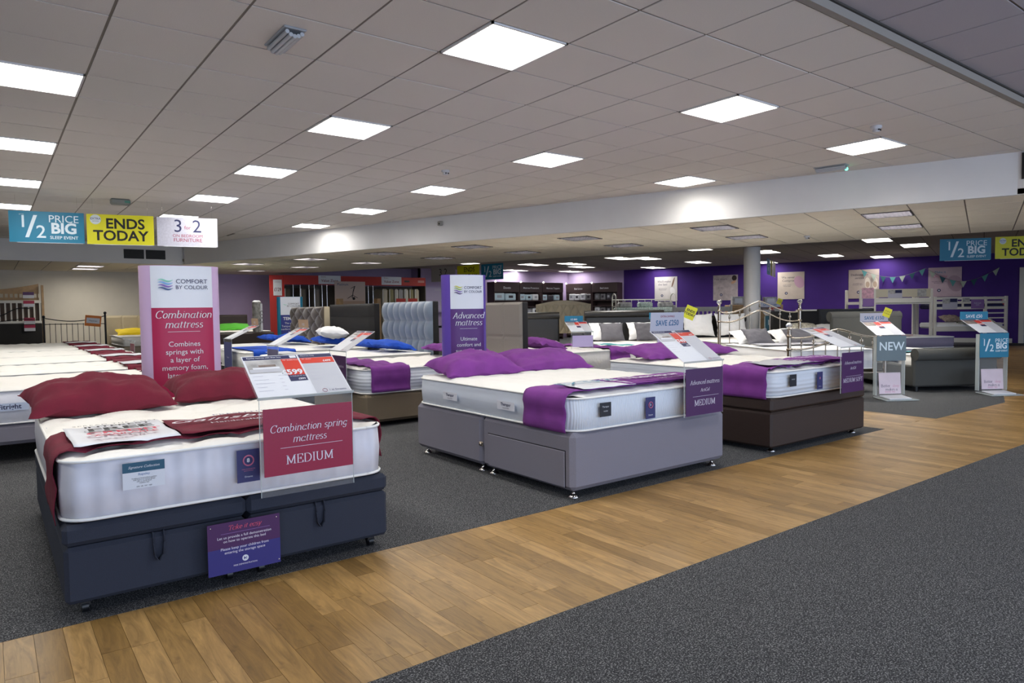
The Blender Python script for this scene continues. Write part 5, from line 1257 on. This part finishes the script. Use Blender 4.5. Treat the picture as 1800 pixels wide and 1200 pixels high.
for k, (q, lb, m) in enumerate(pt_): pillow(q, BA, .5, .4, .22, m, lb, tilt=rad(20), seed=130+k)
# metal day bed before left end of purple wall
t = empty('day_bed', (14.5, 14.15, 0), rad(-37), 'white metal day bed with floral bedding, left end of purple wall', 'bed frame')
for x in (0, 1.75):
    mb = MB(); pts = [(x, 0, 0), (x, 0, 1.5)]+[(x, .35-.35*math.cos(PI*i/8), 1.5+.12*math.sin(PI*i/8)) for i in range(1, 8)]+[(x, .7, 1.5), (x, .7, 0)]
    mb.tube(pts, .018, WHITEW, 8); mb.obj('end_hoop', t)
    for k in range(2): mb = MB(); mb.cyl((x, 0, 1.25+.14*k), (x, .7, 1.25+.14*k), .01, WHITEW, 8); mb.obj('hoop_bar', t)
for z in (1.15, 1.45): mb = MB(); mb.cyl((0, .7, z), (1.75, .7, z), .014, WHITEW, 8); mb.obj('back_rail', t)
for k in range(8): mb = MB(); mb.cyl((.18+.2*k, .7, 1.15), (.18+.2*k, .7, 1.45), .008, WHITEW, 6); mb.obj('spindle', t)
mb = MB(); mb.box((0, 0, .9), (1.75, .7, 1.05), BEIGEF, None, .02); mb.obj('bed_base', t)
mb = MB(); mb.box((.02, .0, 1.05), (1.73, .68, 1.22), M('floral_bedding', 'b9c9c2', .8, noise_amt=.45, noise_scale=30), None, .05); mb.obj('floral_mattress', t)
for k, m in enumerate((PHOTO1, TEALC, PHOTO1)): mb = MB(); mb.box((.1+.6*k, .1, 1.2), (.5+.6*k, .5, 1.38), m if k != 1 else M('floral_bedding', 'b9c9c2'), None, .05); mb.obj('cushion', t)

# posters and bunting
def uv_poster(v0, v1, z0, z1, label, base, extra):
    w = abs(v0-v1); h = z1-z0; vm = (v0+v1)/2; x, y = xy(UP-.02, vm)
    o = card('poster', None, w, h, base, Matrix(), .01, [(-w/2+r[0]*w, -h/2+r[1]*h, -w/2+r[2]*w, -h/2+r[3]*h, r[4]) for r in extra[0]])
    o.location = (x, y, (z0+z1)/2); o.rotation_euler = (rad(90), 0, TH-PI/2); tag(o, label, 'poster', 'posters on the purple wall')
    for body, sz, fx, fy, m, kw in extra[1]: text(body, sz, -w/2+fx*w, -h/2+fy*h, m, o, z=.002, **kw)
    mb = MB(); mb.cyl((-w/2+.33*w, -h/2+.22*h, .001), (-w/2+.33*w, -h/2+.22*h, .003), .05, NAVY, 20); l = mb.obj('round_logo', o); mb = MB(); mb.cyl((-w/2+.33*w, -h/2+.22*h, .003), (-w/2+.33*w, -h/2+.22*h, .004), .022, WHITE, 12); mb.obj('logo_centre', l)
    return o
def blob(o, cx_, cy_, rx, ry, m, nm, rot=0, z=.0025):
    mb = MB(); c_, s_ = math.cos(rot), math.sin(rot)
    mb.add([(cx_+rx*math.cos(a)*c_-ry*math.sin(a)*s_, cy_+rx*math.cos(a)*s_+ry*math.sin(a)*c_, z) for a in [2*PI*i/24 for i in range(24)]], [tuple(range(24))], m); mb.obj(nm, o)
PW = M('poster_pale', 'cfc9c6', .6, noise_amt=.06, noise_scale=3); IS = M('ink_slate', '3a3350', .5); IR = M('ink_rose', 'c06a8a', .5)
tx = lambda a, b: [(a, .12, .4, .80, IS, {}), (b, .12, .42, .66, IS, {}), ('sleep well and wake up\nready for the day', .045, .4, .48, IS, {})]
o = uv_poster(10.76, 9.83, 1.47, 2.41, 'poster starting We ll make the bed, leftmost on purple wall', PW, ([], [("We'll make", .12, .42, .80, IS, {}), ('the bed', .12, .36, .68, IS, {}), ('delivered and built\nfor you at home', .045, .36, .48, IS, {})]))
blob(o, .3, .25, .03, .2, M('hand_shadow', '7a5a48', .6), 'printed_hand', -.3); blob(o, .28, -.1, .1, .16, M('linen_pale', 'e2dede', .6), 'printed_linen', .3)
o = uv_poster(8.42, 7.5, 1.45, 2.39, 'poster of a dark-haired sleeper in pale bedding', M('poster_bed', 'b5a8a8', .6, noise_amt=.2, noise_scale=6), ([], [('Your dream', .1, .3, .84, IS, {}), ('starts here', .045, .3, .5, IS, {})]))
blob(o, .33, .35, .09, .1, M('hair_dark', '2c1d1a', .6), 'printed_hair'); blob(o, .3, .2, .1, .05, M('skin_print', 'c99f80', .6), 'printed_arm', .5)
o = uv_poster(6.09, 5.19, 1.45, 2.41, 'poster starting We never Compromise, right of the column', M('poster_cream', 'cbbcae', .6, noise_amt=.08, noise_scale=4), ([], [('We never', .11, .4, .80, IS, {}), ('Compromise', .11, .5, .68, IS, {}), ('on the comfort\nof your sleep', .045, .36, .5, IS, {})]))
blob(o, .28, .12, .16, .22, M('pink_print', 'c99fb4', .6), 'printed_pillow', .4)
o = uv_poster(3.78, 2.86, 1.43, 2.40, 'poster with pair of beige slippers, above high sleeper', M('poster_taupe', 'b5a59c', .6, noise_amt=.08, noise_scale=4), ([], [('Dedicated to', .1, .36, .82, IS, {}), ('service', .1, .36, .71, IS, {}), ('our people care\nabout your sleep', .045, .3, .5, IS, {})]))
for k in (0, 1): blob(o, .12+.22*k, .02, .085, .2, M('slipper_print', 'd9cdbf', .6), 'printed_slipper', .05); blob(o, .12+.22*k, -.02, .06, .1, M('slipper_shade', 'b39b88', .6), 'printed_sole', .05, .003)
o = uv_poster(1.46, .56, 1.44, 2.37, 'pale pink poster behind bunting, rightmost on purple wall', M('poster_pink', 'b9a2ac', .6, noise_amt=.08, noise_scale=4), ([], [('Make it', .1, .36, .84, TEAL, {}), ('Dreamy', .12, .36, .7, IR, {}), ('kids beds and bedding\nfor every room', .045, .33, .5, IS, {})]))
blob(o, .28, -.05, .2, .26, M('pink_shade', 'a58c98', .6), 'printed_bedding', .3)
# bunting: one string of pennants
bt = empty('bunting', (*xy(UP-.1, 1.5), 0), TH-PI/2, 'string of teal and cream pennants hanging over rightmost poster', 'bunting')
def bpos(f): # f 0..1 across, two swags
    x = -1.95+f*3.85; z = 2.42-.28*math.sin(PI*min(1, f*1.0/.5) if f < .5 else 0)-.42*math.sin(PI*((f-.5)/.5) if f >= .5 else 0)-.12*f
    return x, z
mb = MB(); mb.tube([(bpos(i/40)[0], -.03, bpos(i/40)[1]) for i in range(41)], .006, M('string', '6d6a70', .8), 5); mb.obj('string', bt)
for k in range(14):
    f = .02+k*.072; x, z = bpos(f); x2, z2 = bpos(min(1, f+.045)); m = [M('pennant_teal', '4f8a8c', .8), M('pennant_cream', '9da89c', .8), M('pennant_dark', '1f4a58', .8)][k % 3]
    mb = MB(); mb.add([(x, -.035, z), (x2, -.035, z2), ((x+x2)/2, -.035, (z+z2)/2-.2), (x, -.03, z), (x2, -.03, z2), ((x+x2)/2, -.03, (z+z2)/2-.2)], [(0, 2, 1), (3, 4, 5), (0, 1, 4, 3), (1, 2, 5, 4), (2, 0, 3, 5)], m); mb.obj('pennant', bt)
x, y = xy(UP-.03, -.55); o = card('fire_notice', None, .16, .2, M('fire_red', 'a8202a', .5), Matrix(), .006, [(-.06, -.02, .06, .08, M('notice_pale', 'c9b4bc', .5))]); o.location = (x, y, 1.26); o.rotation_euler = (rad(90), 0, TH-PI/2); tag(o, 'small red fire notice on purple wall left of white door', 'notice')
o2 = card('white_switch', None, .12, .05, WHITE, Matrix(), .012); o2.location = (x, y, 1.08); o2.rotation_euler = (rad(90), 0, TH-PI/2); tag(o2, 'small white plate under fire notice', 'switch')

# ------------------------------------------------------------------ bedding shelves
def bay(loc, rz, w, title, label, packs, glow=True, d=.45, H_=2.24, dark=False):
    t = empty('shelf_unit', loc, rz, label, 'shelves', 'bedding shelf bays'); m = DKBRN
    mb = MB(); mb.box((0, .02, 0), (w, d, H_), m); mb.obj('back_panel', t) if False else None
    mb = MB(); mb.box((0, d-.02, 0), (w, d, H_), m); mb.obj('back_panel', t)
    for x in (0, w-.03): mb = MB(); mb.box((x, 0, 0), (x+.03, d-.02, H_), m); mb.obj('side_panel', t)
    for z in (.1, .75, 1.28, 1.52): mb = MB(); mb.box((.03, .02, z), (w-.03, d-.02, z+.03), m); mb.obj('shelf', t)
    mb = MB(); mb.box((0, -.02, 1.86), (w, .02, H_), m, None, .004); hd = mb.obj('header', t)
    c = card('header_title', t, w-.05, .3, DKBRN, facing((w/2, -.022, 2.04))); text(title, .12 if len(title) < 9 else .095, 0, -.02, WHITE, c, z=.001, bold=.001)
    mb = MB(); mb.ball((.03, -.05, H_+.01), .028, SPOT, 8); mb.obj('spotlight', t)
    k = 0
    for (x, z, pw_, ph, mm, lb) in packs:
        p = empty('bedding_pack', loc_of((loc[0], loc[1], z), rz, x, .1), rz, lb, 'bedding pack', 'packs on the bedding shelves')
        mb = MB(); mb.box((0, 0, 0), (pw_, .22, ph), mm, None, .03); mb.obj('soft_pack', p)
        mb = MB(); mb.box((pw_*.3, -.004, ph*.35), (pw_*.7, .0, ph*.7), M('insert_dark', '35313c', .5) if k % 2 else M('insert_grey', '9fa2ac', .5)); mb.obj('insert_card', p); k += 1
    return t
PB = M('pack_pale_blue', 'bcd2de', .4); PK = M('pack_white', 'dfe2e6', .4); PG = M('pack_grey', '7c7c80', .5); PD = M('pack_dark', '3f3c44', .5)
def row(title, w, z, n, mats, ph, where):
    g = (w-.1)/n
    return [(.06+g*i, z, g-.03, ph*(1-.06*(i % 2)), mats[i % len(mats)], '%s pack, number %s from left %s of the %s bay' % ({id(PB): 'pale blue', id(PK): 'white', id(PG): 'grey', id(PD): 'dark'}[id(mats[i % len(mats)])], ['one', 'two', 'three', 'four', 'five'][i], where, title)) for i in range(n)]
bay((15.02, 20.9, 0), 0, 1.18, 'Duvets', 'dark shelf bay headed Duvets', row('Duvets', 1.18, 1.55, 2, [PB], .28, 'on upper shelf')+row('Duvets', 1.18, 1.0, 2, [PK, PB], .26, 'below'))
bay((16.22, 20.9, 0), 0, 1.10, 'Mattress Protectors', 'dark shelf bay headed Mattress Protectors', row('Protectors', 1.1, 1.55, 3, [PB, PB, PK], .24, 'on upper shelf')+row('Protectors', 1.1, 1.0, 3, [PK, PG, PK], .26, 'below'))
bay((17.34, 20.9, 0), 0, 1.08, 'Mattress Toppers', 'dark shelf bay headed Mattress Toppers', row('Toppers', 1.08, 1.55, 3, [PB, PD, PB], .22, 'on upper shelf')+row('Toppers', 1.08, 1.0, 3, [PK, PK, PG], .26, 'below'))
c0 = xy(25.2, 14.4); bay((c0[0], c0[1], 0), TH-PI/2, 1.18, 'Bed Linen', 'dark shelf bay headed Bed Linen, in the corner', row('left Bed Linen', 1.18, 1.55, 4, [PK, PK, PK, PG], .27, 'on upper shelf')+row('left Bed Linen', 1.18, 1.0, 4, [PK, PG, PK, PG], .26, 'below'))
c0 = xy(25.2, 13.2); bay((c0[0], c0[1], 0), TH-PI/2, 1.15, 'Bed Linen', 'dark shelf bay headed Bed Linen, nearest purple wall', row('right Bed Linen', 1.15, 1.55, 4, [PG, PG, PD, PD], .27, 'on upper shelf')+row('right Bed Linen', 1.15, 1.0, 4, [PK, PG, PD, PD], .28, 'below'), dark=True)
# lilac picture frame and white lamp behind the totem
o = card('wall_frame', None, 1.1, .95, M('frame_lilac', 'b9a9cf', .5), Matrix(), .03, [(-.5, -.42, .5, .42, M('frame_pale', 'c8bcd8', .5))]); o.location = (13.1, 21.9, 1.62); o.rotation_euler = (rad(90), 0, 0); tag(o, 'pale lilac framed panel on wall right of red display', 'picture')
text('IDEAS', .1, .1, .33, WHITE, o, z=.002)
t = empty('table_lamp', (11.55, 18.6, .72), 0, 'lamp with white shade and dark turned base right of red display', 'lamp')
mb = MB(); mb.lathe([(.18, 0), (.17, .02), (.2, .35), (.14, .36)][::1], (0, 0, .48), M('shade_white', 'efe9ea', .8), 24); mb.obj('lamp_shade', t)
mb = MB(); mb.lathe([(.08, 0), (.08, .02), (.02, .05), (.06, .15), (.05, .28), (.015, .36), (.012, .5)], (0, 0, 0), BLACKM, 16); mb.obj('base', t)
t = empty('bedside_table', (11.55, 18.6, 0), 0, 'dark bedside table carrying the white shaded lamp', 'table')
mb = MB(); mb.box((-.3, -.2, .66), (.3, .2, .72), BLACKM); mb.obj('top', t)
for x in (-.26, .26):
    for y in (-.16, .16): mb = MB(); mb.box((x-.02, y-.02, 0), (x+.02, y+.02, .66), BLACKM); mb.obj('leg', t)

# ------------------------------------------------------------------ red display with upright mattresses
vz = empty('mattress_rack', (7.22, 21.0, 0), 0, 'red fronted mattress rack with £129 sign along lilac wall', 'display rack')
mb = MB(); mb.box((0, -.03, 2.05), (4.93, .03, 2.335), REDF, None, .004); fa = mb.obj('red_header', vz)
mb = MB(); mb.box((-.03, -.03, 0), (.0, .9, 2.335), REDF); mb.obj('red_side', vz)
sp_ = card('red_side_front', vz, .44, 2.33, REDF, facing((-.22, .0, 1.165)), .01)
c = card('price_sign', vz, .26, .48, WHITE, facing((-.2, -.012, 1.95))); text('£129', .15, 0, -.06, M('ink_maroon', '5a1a2a', .5), c, z=.001, bold=.002, sx=.7); text('prices from', .035, 0, .17, CRIM, c, z=.001)
for x, n_ in ((1.45, 0), (3.62, 1)):
    c = card('zone_sign', vz, .74, .27, WHITE, facing((x, -.032, 2.21))); text('Value Zone', .12, 0, -.03, M('ink_maroon2', '8a1c2c', .5), c, z=.001, bold=.001); text('Dreams', .05, -.2, .09, M('ink_maroon2', '8a1c2c', .5), c, z=.001)
c = card('partner_logos', vz, .25, .08, M('logo_pale', 'c98a80', .5), facing((4.75, -.032, 2.2))); c = card('partner_logos', vz, .2, .06, BLKPL, facing((4.2, -.032, 2.2)))
mb = MB(); mb.box((0, .86, 0), (4.93, .9, 2.05), GREYW); mb.obj('back_panel', vz)
mb = MB(); mb.box((4.9, -.03, 0), (4.93, .86, 2.05), GREYW); mb.obj('end_panel', vz)
for k, x in enumerate((.28, .50, .78, .95, 1.2, 1.36, 2.62, 2.78, 2.95)):
    mb = MB(); mb.cyl((x, .0, 0), (x, .0, 2.05), .012, CHROME, 8); mb.obj('chrome_rail', vz)
mb = MB(); mb.box((2.5, -.02, 0), (2.55, .02, 2.05), BEIGEF); mb.obj('upright', vz)
ms = [(.05, .2, GREYW), (.55, .2, GREYW), (1.0, .18, M('ticking_grey', '7b7670', .8)), (3.35, .2, M('roll_cream', 'cdc3ac', .8)), (3.6, .18, M('roll_olive', '99926a', .8)), (3.82, .14, M('roll_white', 'dcd7c8', .8)), (3.98, .16, M('roll_grey', 'a6a4a2', .8)), (4.18, .16, M('roll_white', 'dcd7c8')), (4.38, .16, M('roll_olive', '99926a')), (4.58, .18, M('roll_cream', 'cdc3ac'))]
for k, (x, w_, m) in enumerate(ms):
    o = empty('upright_mattress', (7.22+x, 21.1, .05), 0, 'mattress standing on edge in red rack, place %s from the left' % ['one', 'two', 'three', 'four', 'five', 'six', 'seven', 'eight', 'nine', 'ten'][k], 'mattress', 'mattresses stored upright in the red rack')
    mb = MB(); mb.box((0, 0, 0), (w_, .7, 1.9), m, None, .05); mb.obj('cover', o)
    mb = MB(); mb.box((-.003, -.006, .02), (w_*.12, .02, 1.88), PIPE, None, .004); mb.obj('piping', o)
for k, x in enumerate((3.95, 4.4)):
    c = card('red_ticket', vz, .36, .4, WHITE, facing((x, -.05, 1.42)), .003, [(-.18, .08, .18, .2, REDF)])
c = card('horse_poster', vz, 1.05, .85, M('poster_card', 'cbb7ab', .6), facing((2.12, -.06, 1.74)), .01, [(-.5, -.42, .5, -.2, M('poster_sand', 'b59a86', .6))])
text('Platinum', .11, -.25, .33, M('ink_blue2', '35507e', .5), c, z=.002)
mb = MB()
for (x0, y0, x1, y1, r) in ((.06, -.1, .1, .1, .02), (.1, .1, .16, .28, .025), (.1, 0, -.1, -.12, .015), (.1, -.02, .25, -.1, .015), (.16, .28, .02, .2, .012)): mb.cyl((x0, y0, .004), (x1, y1, .004), r*.6, INK, 6)
mb.ball((.12, -.12, .003), .05, INK, 8, .3); mb.obj('printed_figure', c)
t = empty('display_bed', (8.75, 20.1, 0), 0, 'cream bed standing on end below the poster of red rack', 'bed'); mb = MB(); mb.box((0, 0, .3), (1.15, .3, 1.36), M('card_cream', 'd2cbbf', .7), None, .08); mb.obj('mattress_face', t); mb = MB(); mb.box((-.12, .05, 0), (0, .3, 1.6), WOODL); mb.box((1.15, .05, 0), (1.27, .3, 1.6), WOODL); mb.obj('wood_side', t)

# ------------------------------------------------------------------ left distance
t = empty('headboard_rack', (-.9, 21.85, 0), 0, 'tall rack of headboards at far left against beige wall', 'display rack')
def slats(t, x0, x1, z0, z1, n, y, m, arch=0):
    mb = MB(); mb.box((x0, y-.02, z0), (x1, y+.02, z0+.06), m); mb.obj('lower_rail', t)
    if arch:
        mb = MB(); N = 12; vs = []
        for yy in (y-.02, y+.02): vs += [(x0+(x1-x0)*i/N, yy, z1-.06) for i in range(N+1)]+[(x0+(x1-x0)*i/N, yy, z1+.04+arch*(abs(i/N-.5)*2)**1.6) for i in range(N+1)]
        n_ = N+1; mb.add(vs, [(i, i+1, n_+i+1, n_+i) for i in range(N)]+[(n_+i, n_+i+1, 3*n_+i+1, 3*n_+i) for i in range(N)]+[(2*n_+i+1, 2*n_+i, 3*n_+i, 3*n_+i+1) for i in range(N)], m); mb.obj('curved_rail', t)
    else: mb = MB(); mb.box((x0, y-.02, z1-.06), (x1, y+.02, z1), m); mb.obj('upper_rail', t)
    for k in range(n): mb = MB(); x = x0+.03+(x1-x0-.08)*k/(n-1); mb.box((x, y-.01, z0), (x+.035, y+.01, z1-.05), m); mb.obj('slat', t)
slats(t, 0, 1.98, 1.60, 1.82, 20, 0, WOODL, .16); slats(t, 0, 2.02, 1.0, 1.58, 17, -.12, WHITEW)
mb = MB(); mb.box((0, -.06, 1.0), (2.02, -.03, 1.58), M('rack_backing', '5f4f44', .8)); mb.obj('backing_panel', t)
for x in (-.03, 2.03): mb = MB(); mb.box((x, -.14, .2), (x+.05, .05, 1.98), WHITEW if x < 0 else WOODL); mb.obj('upright', t)
mb = MB(); mb.box((0, -.2, .3), (2.02, -.14, 1.0), DARKB, None, .02); mb.obj('black_headboard', t)
for zc, m in ((1.72, PURPR), (1.5, CRIM), (1.06, CRIM), (.88, CRIM)): card('shelf_ticket', t, .24, .16, OFFW, facing((1.75, -.24, zc), rad(10)), .003, [(-.12, .0, .12, .08, m)])
mb = MB(); mb.tube([(.2+.09*i, -.26, 1.28+.12*math.sin(i*.35+2)+.02*math.sin(i)) for i in range(19)], .012, BLACKM, 6); mb.obj('scroll_bar', t)
mb = MB(); mb.tube([(.2+.09*i, -.26, 1.08+.03*math.sin(i*.5)) for i in range(20)], .009, BLACKM, 6); mb.obj('scroll_bar', t)
t = empty('metal_bedstead', (1.06, 19.9, 0), rad(-20), 'slim black metal headboard with upright bars near beige wall', 'headboard')
for x in (0, 1.3): mb = MB(); mb.cyl((x, 0, 0), (x, 0, 1.14+.08*(x > 0)), .022, BLACKM, 10); mb.ball((x, 0, 1.16+.08*(x > 0)), .035, BLACKM, 10); mb.obj('post', t)
mb = MB(); mb.tube([(1.3*i/16, 0, 1.13-.10*math.sin(PI*i/16)+.04*i/16) for i in range(17)], .011, BLACKM, 8); mb.obj('top_rail', t)
mb = MB(); mb.cyl((0, 0, .98), (1.3, 0, .98), .008, BLACKM, 8); mb.obj('mid_rail', t)
for k in range(10): mb = MB(); x = .12+.118*k; mb.cyl((x, 0, .45), (x, 0, 1.0), .007, BLACKM, 6); mb.obj('spindle', t)
c = card('orange_sign', t, .34, .26, M('sign_orange', 'd9781e', .5), facing((1.05, -.05, 1.05), rad(6)) @ Matrix.Rotation(rad(-6), 4, 'Z'), .004, [(-.14, -.06, .14, .07, WHITE)]); text('Mattress', .05, 0, 0, INK, c, z=.002)
BO = (2.42, 20.6, 0)
headboard(BO, 0, 1.5, .4, 1.17, .09, BEIGEF, 'beige headboard with upright panels against beige wall', 'panels', None, 1, 4)
mattress((2.5, 18.4, 0), 0, 1.35, 2.0, .45, .66, 'mattress with yellow label before beige headboard', 'plain', CREAM, CREAM, r=.08, hi=False)
divan((2.5, 18.4, 0), 0, 1.35, 2.0, .05, .44, M('divan_beige', '8c8070', .8), 'beige divan base before beige headboard', 'none')
pillow((2.95, 19.9, .74), 0, .8, .5, .17, YELC, 'bright yellow pillow before beige headboard, beside pink totem', tilt=rad(15), seed=140)
pillow((3.55, 20.0, .72), 0, .5, .5, .15, YELC, 'bright yellow pillow half hidden by pink totem', tilt=rad(15), seed=141)
t = empty('display_box', (3.25, 18.25, .55), 0, 'yellow and white carton by pink totem on far mattress', 'box'); mb = MB(); mb.box((-.1, 0, .12), (.3, .2, .42), M('carton_yellow', 'd8b820', .6), None, .01); mb.obj('carton', t); mb = MB(); mb.box((-.12, -.01, .42), (.32, .22, .62), WHITE, None, .01); mb.obj('lid', t)
# dark bed and rolled mattress behind pink totem
t = empty('dark_bed', (4.35, 17.3, 0), rad(-4), 'long dark brown bed base between pink totem and blue totem', 'bed frame')
mb = MB(); mb.box((-.6, 0, .1), (1.3, .25, .72), BROWNB, None, .03); mb.obj('body', t)
for x in (-.5, 1.2): mb = MB(); mb.cyl((x, .1, 0), (x, .1, .1), .03, BLKPL, 8); mb.obj('foot', t)
headboard((4.75, 19.9, 0), rad(-10), 1.0, .5, 1.15, .1, BROWNB, 'dark brown headboard on lilac wall side of pink totem', 'plain', None, 2, 3)
mattress((4.2, 17.6, 0), 0, 1.5, 1.9, .5, .74, 'pale mattress with green pillow beyond pink totem', 'plain', BROWNB, CREAM, r=.08, hi=False)
divan((4.2, 17.6, 0), 0, 1.5, 1.9, .05, .49, BROWNB, 'dark brown base below pale mattress with green pillow', 'none')
pillow((5.05, 18.6, .83), 0, .9, .5, .16, GREENC, 'bright green pillow on pale mattress beyond pink totem', tilt=rad(15), seed=150)
t = empty('rolled_mattress', (5.28, 17.36, .722), rad(15), 'upright rolled mattress pack printed black and white', 'mattress')
mb = MB(); mb.cyl((0, 0, 0), (0, 0, .74), .105, M('roll_print', '8f8d88', .5, noise_amt=.7, noise_scale=9), 20, .105); mb.obj('roll', t); mb = MB(); mb.cyl((0, 0, .74), (.0, 0, .78), .105, WHITE, 20, .06); mb.obj('gathered_end', t)
mb = MB(); mb.box((.03, -.112, .02), (.085, -.09, .7), WHITE); b_ = mb.obj('printed_band', t); o = text('COOL', .12, 0, 0, INK, b_, z=0); o.matrix_local = Matrix.Translation((.058, -.114, .36)) @ Matrix.Rotation(rad(90), 4, 'X') @ Matrix.Rotation(rad(-90), 4, 'Z')
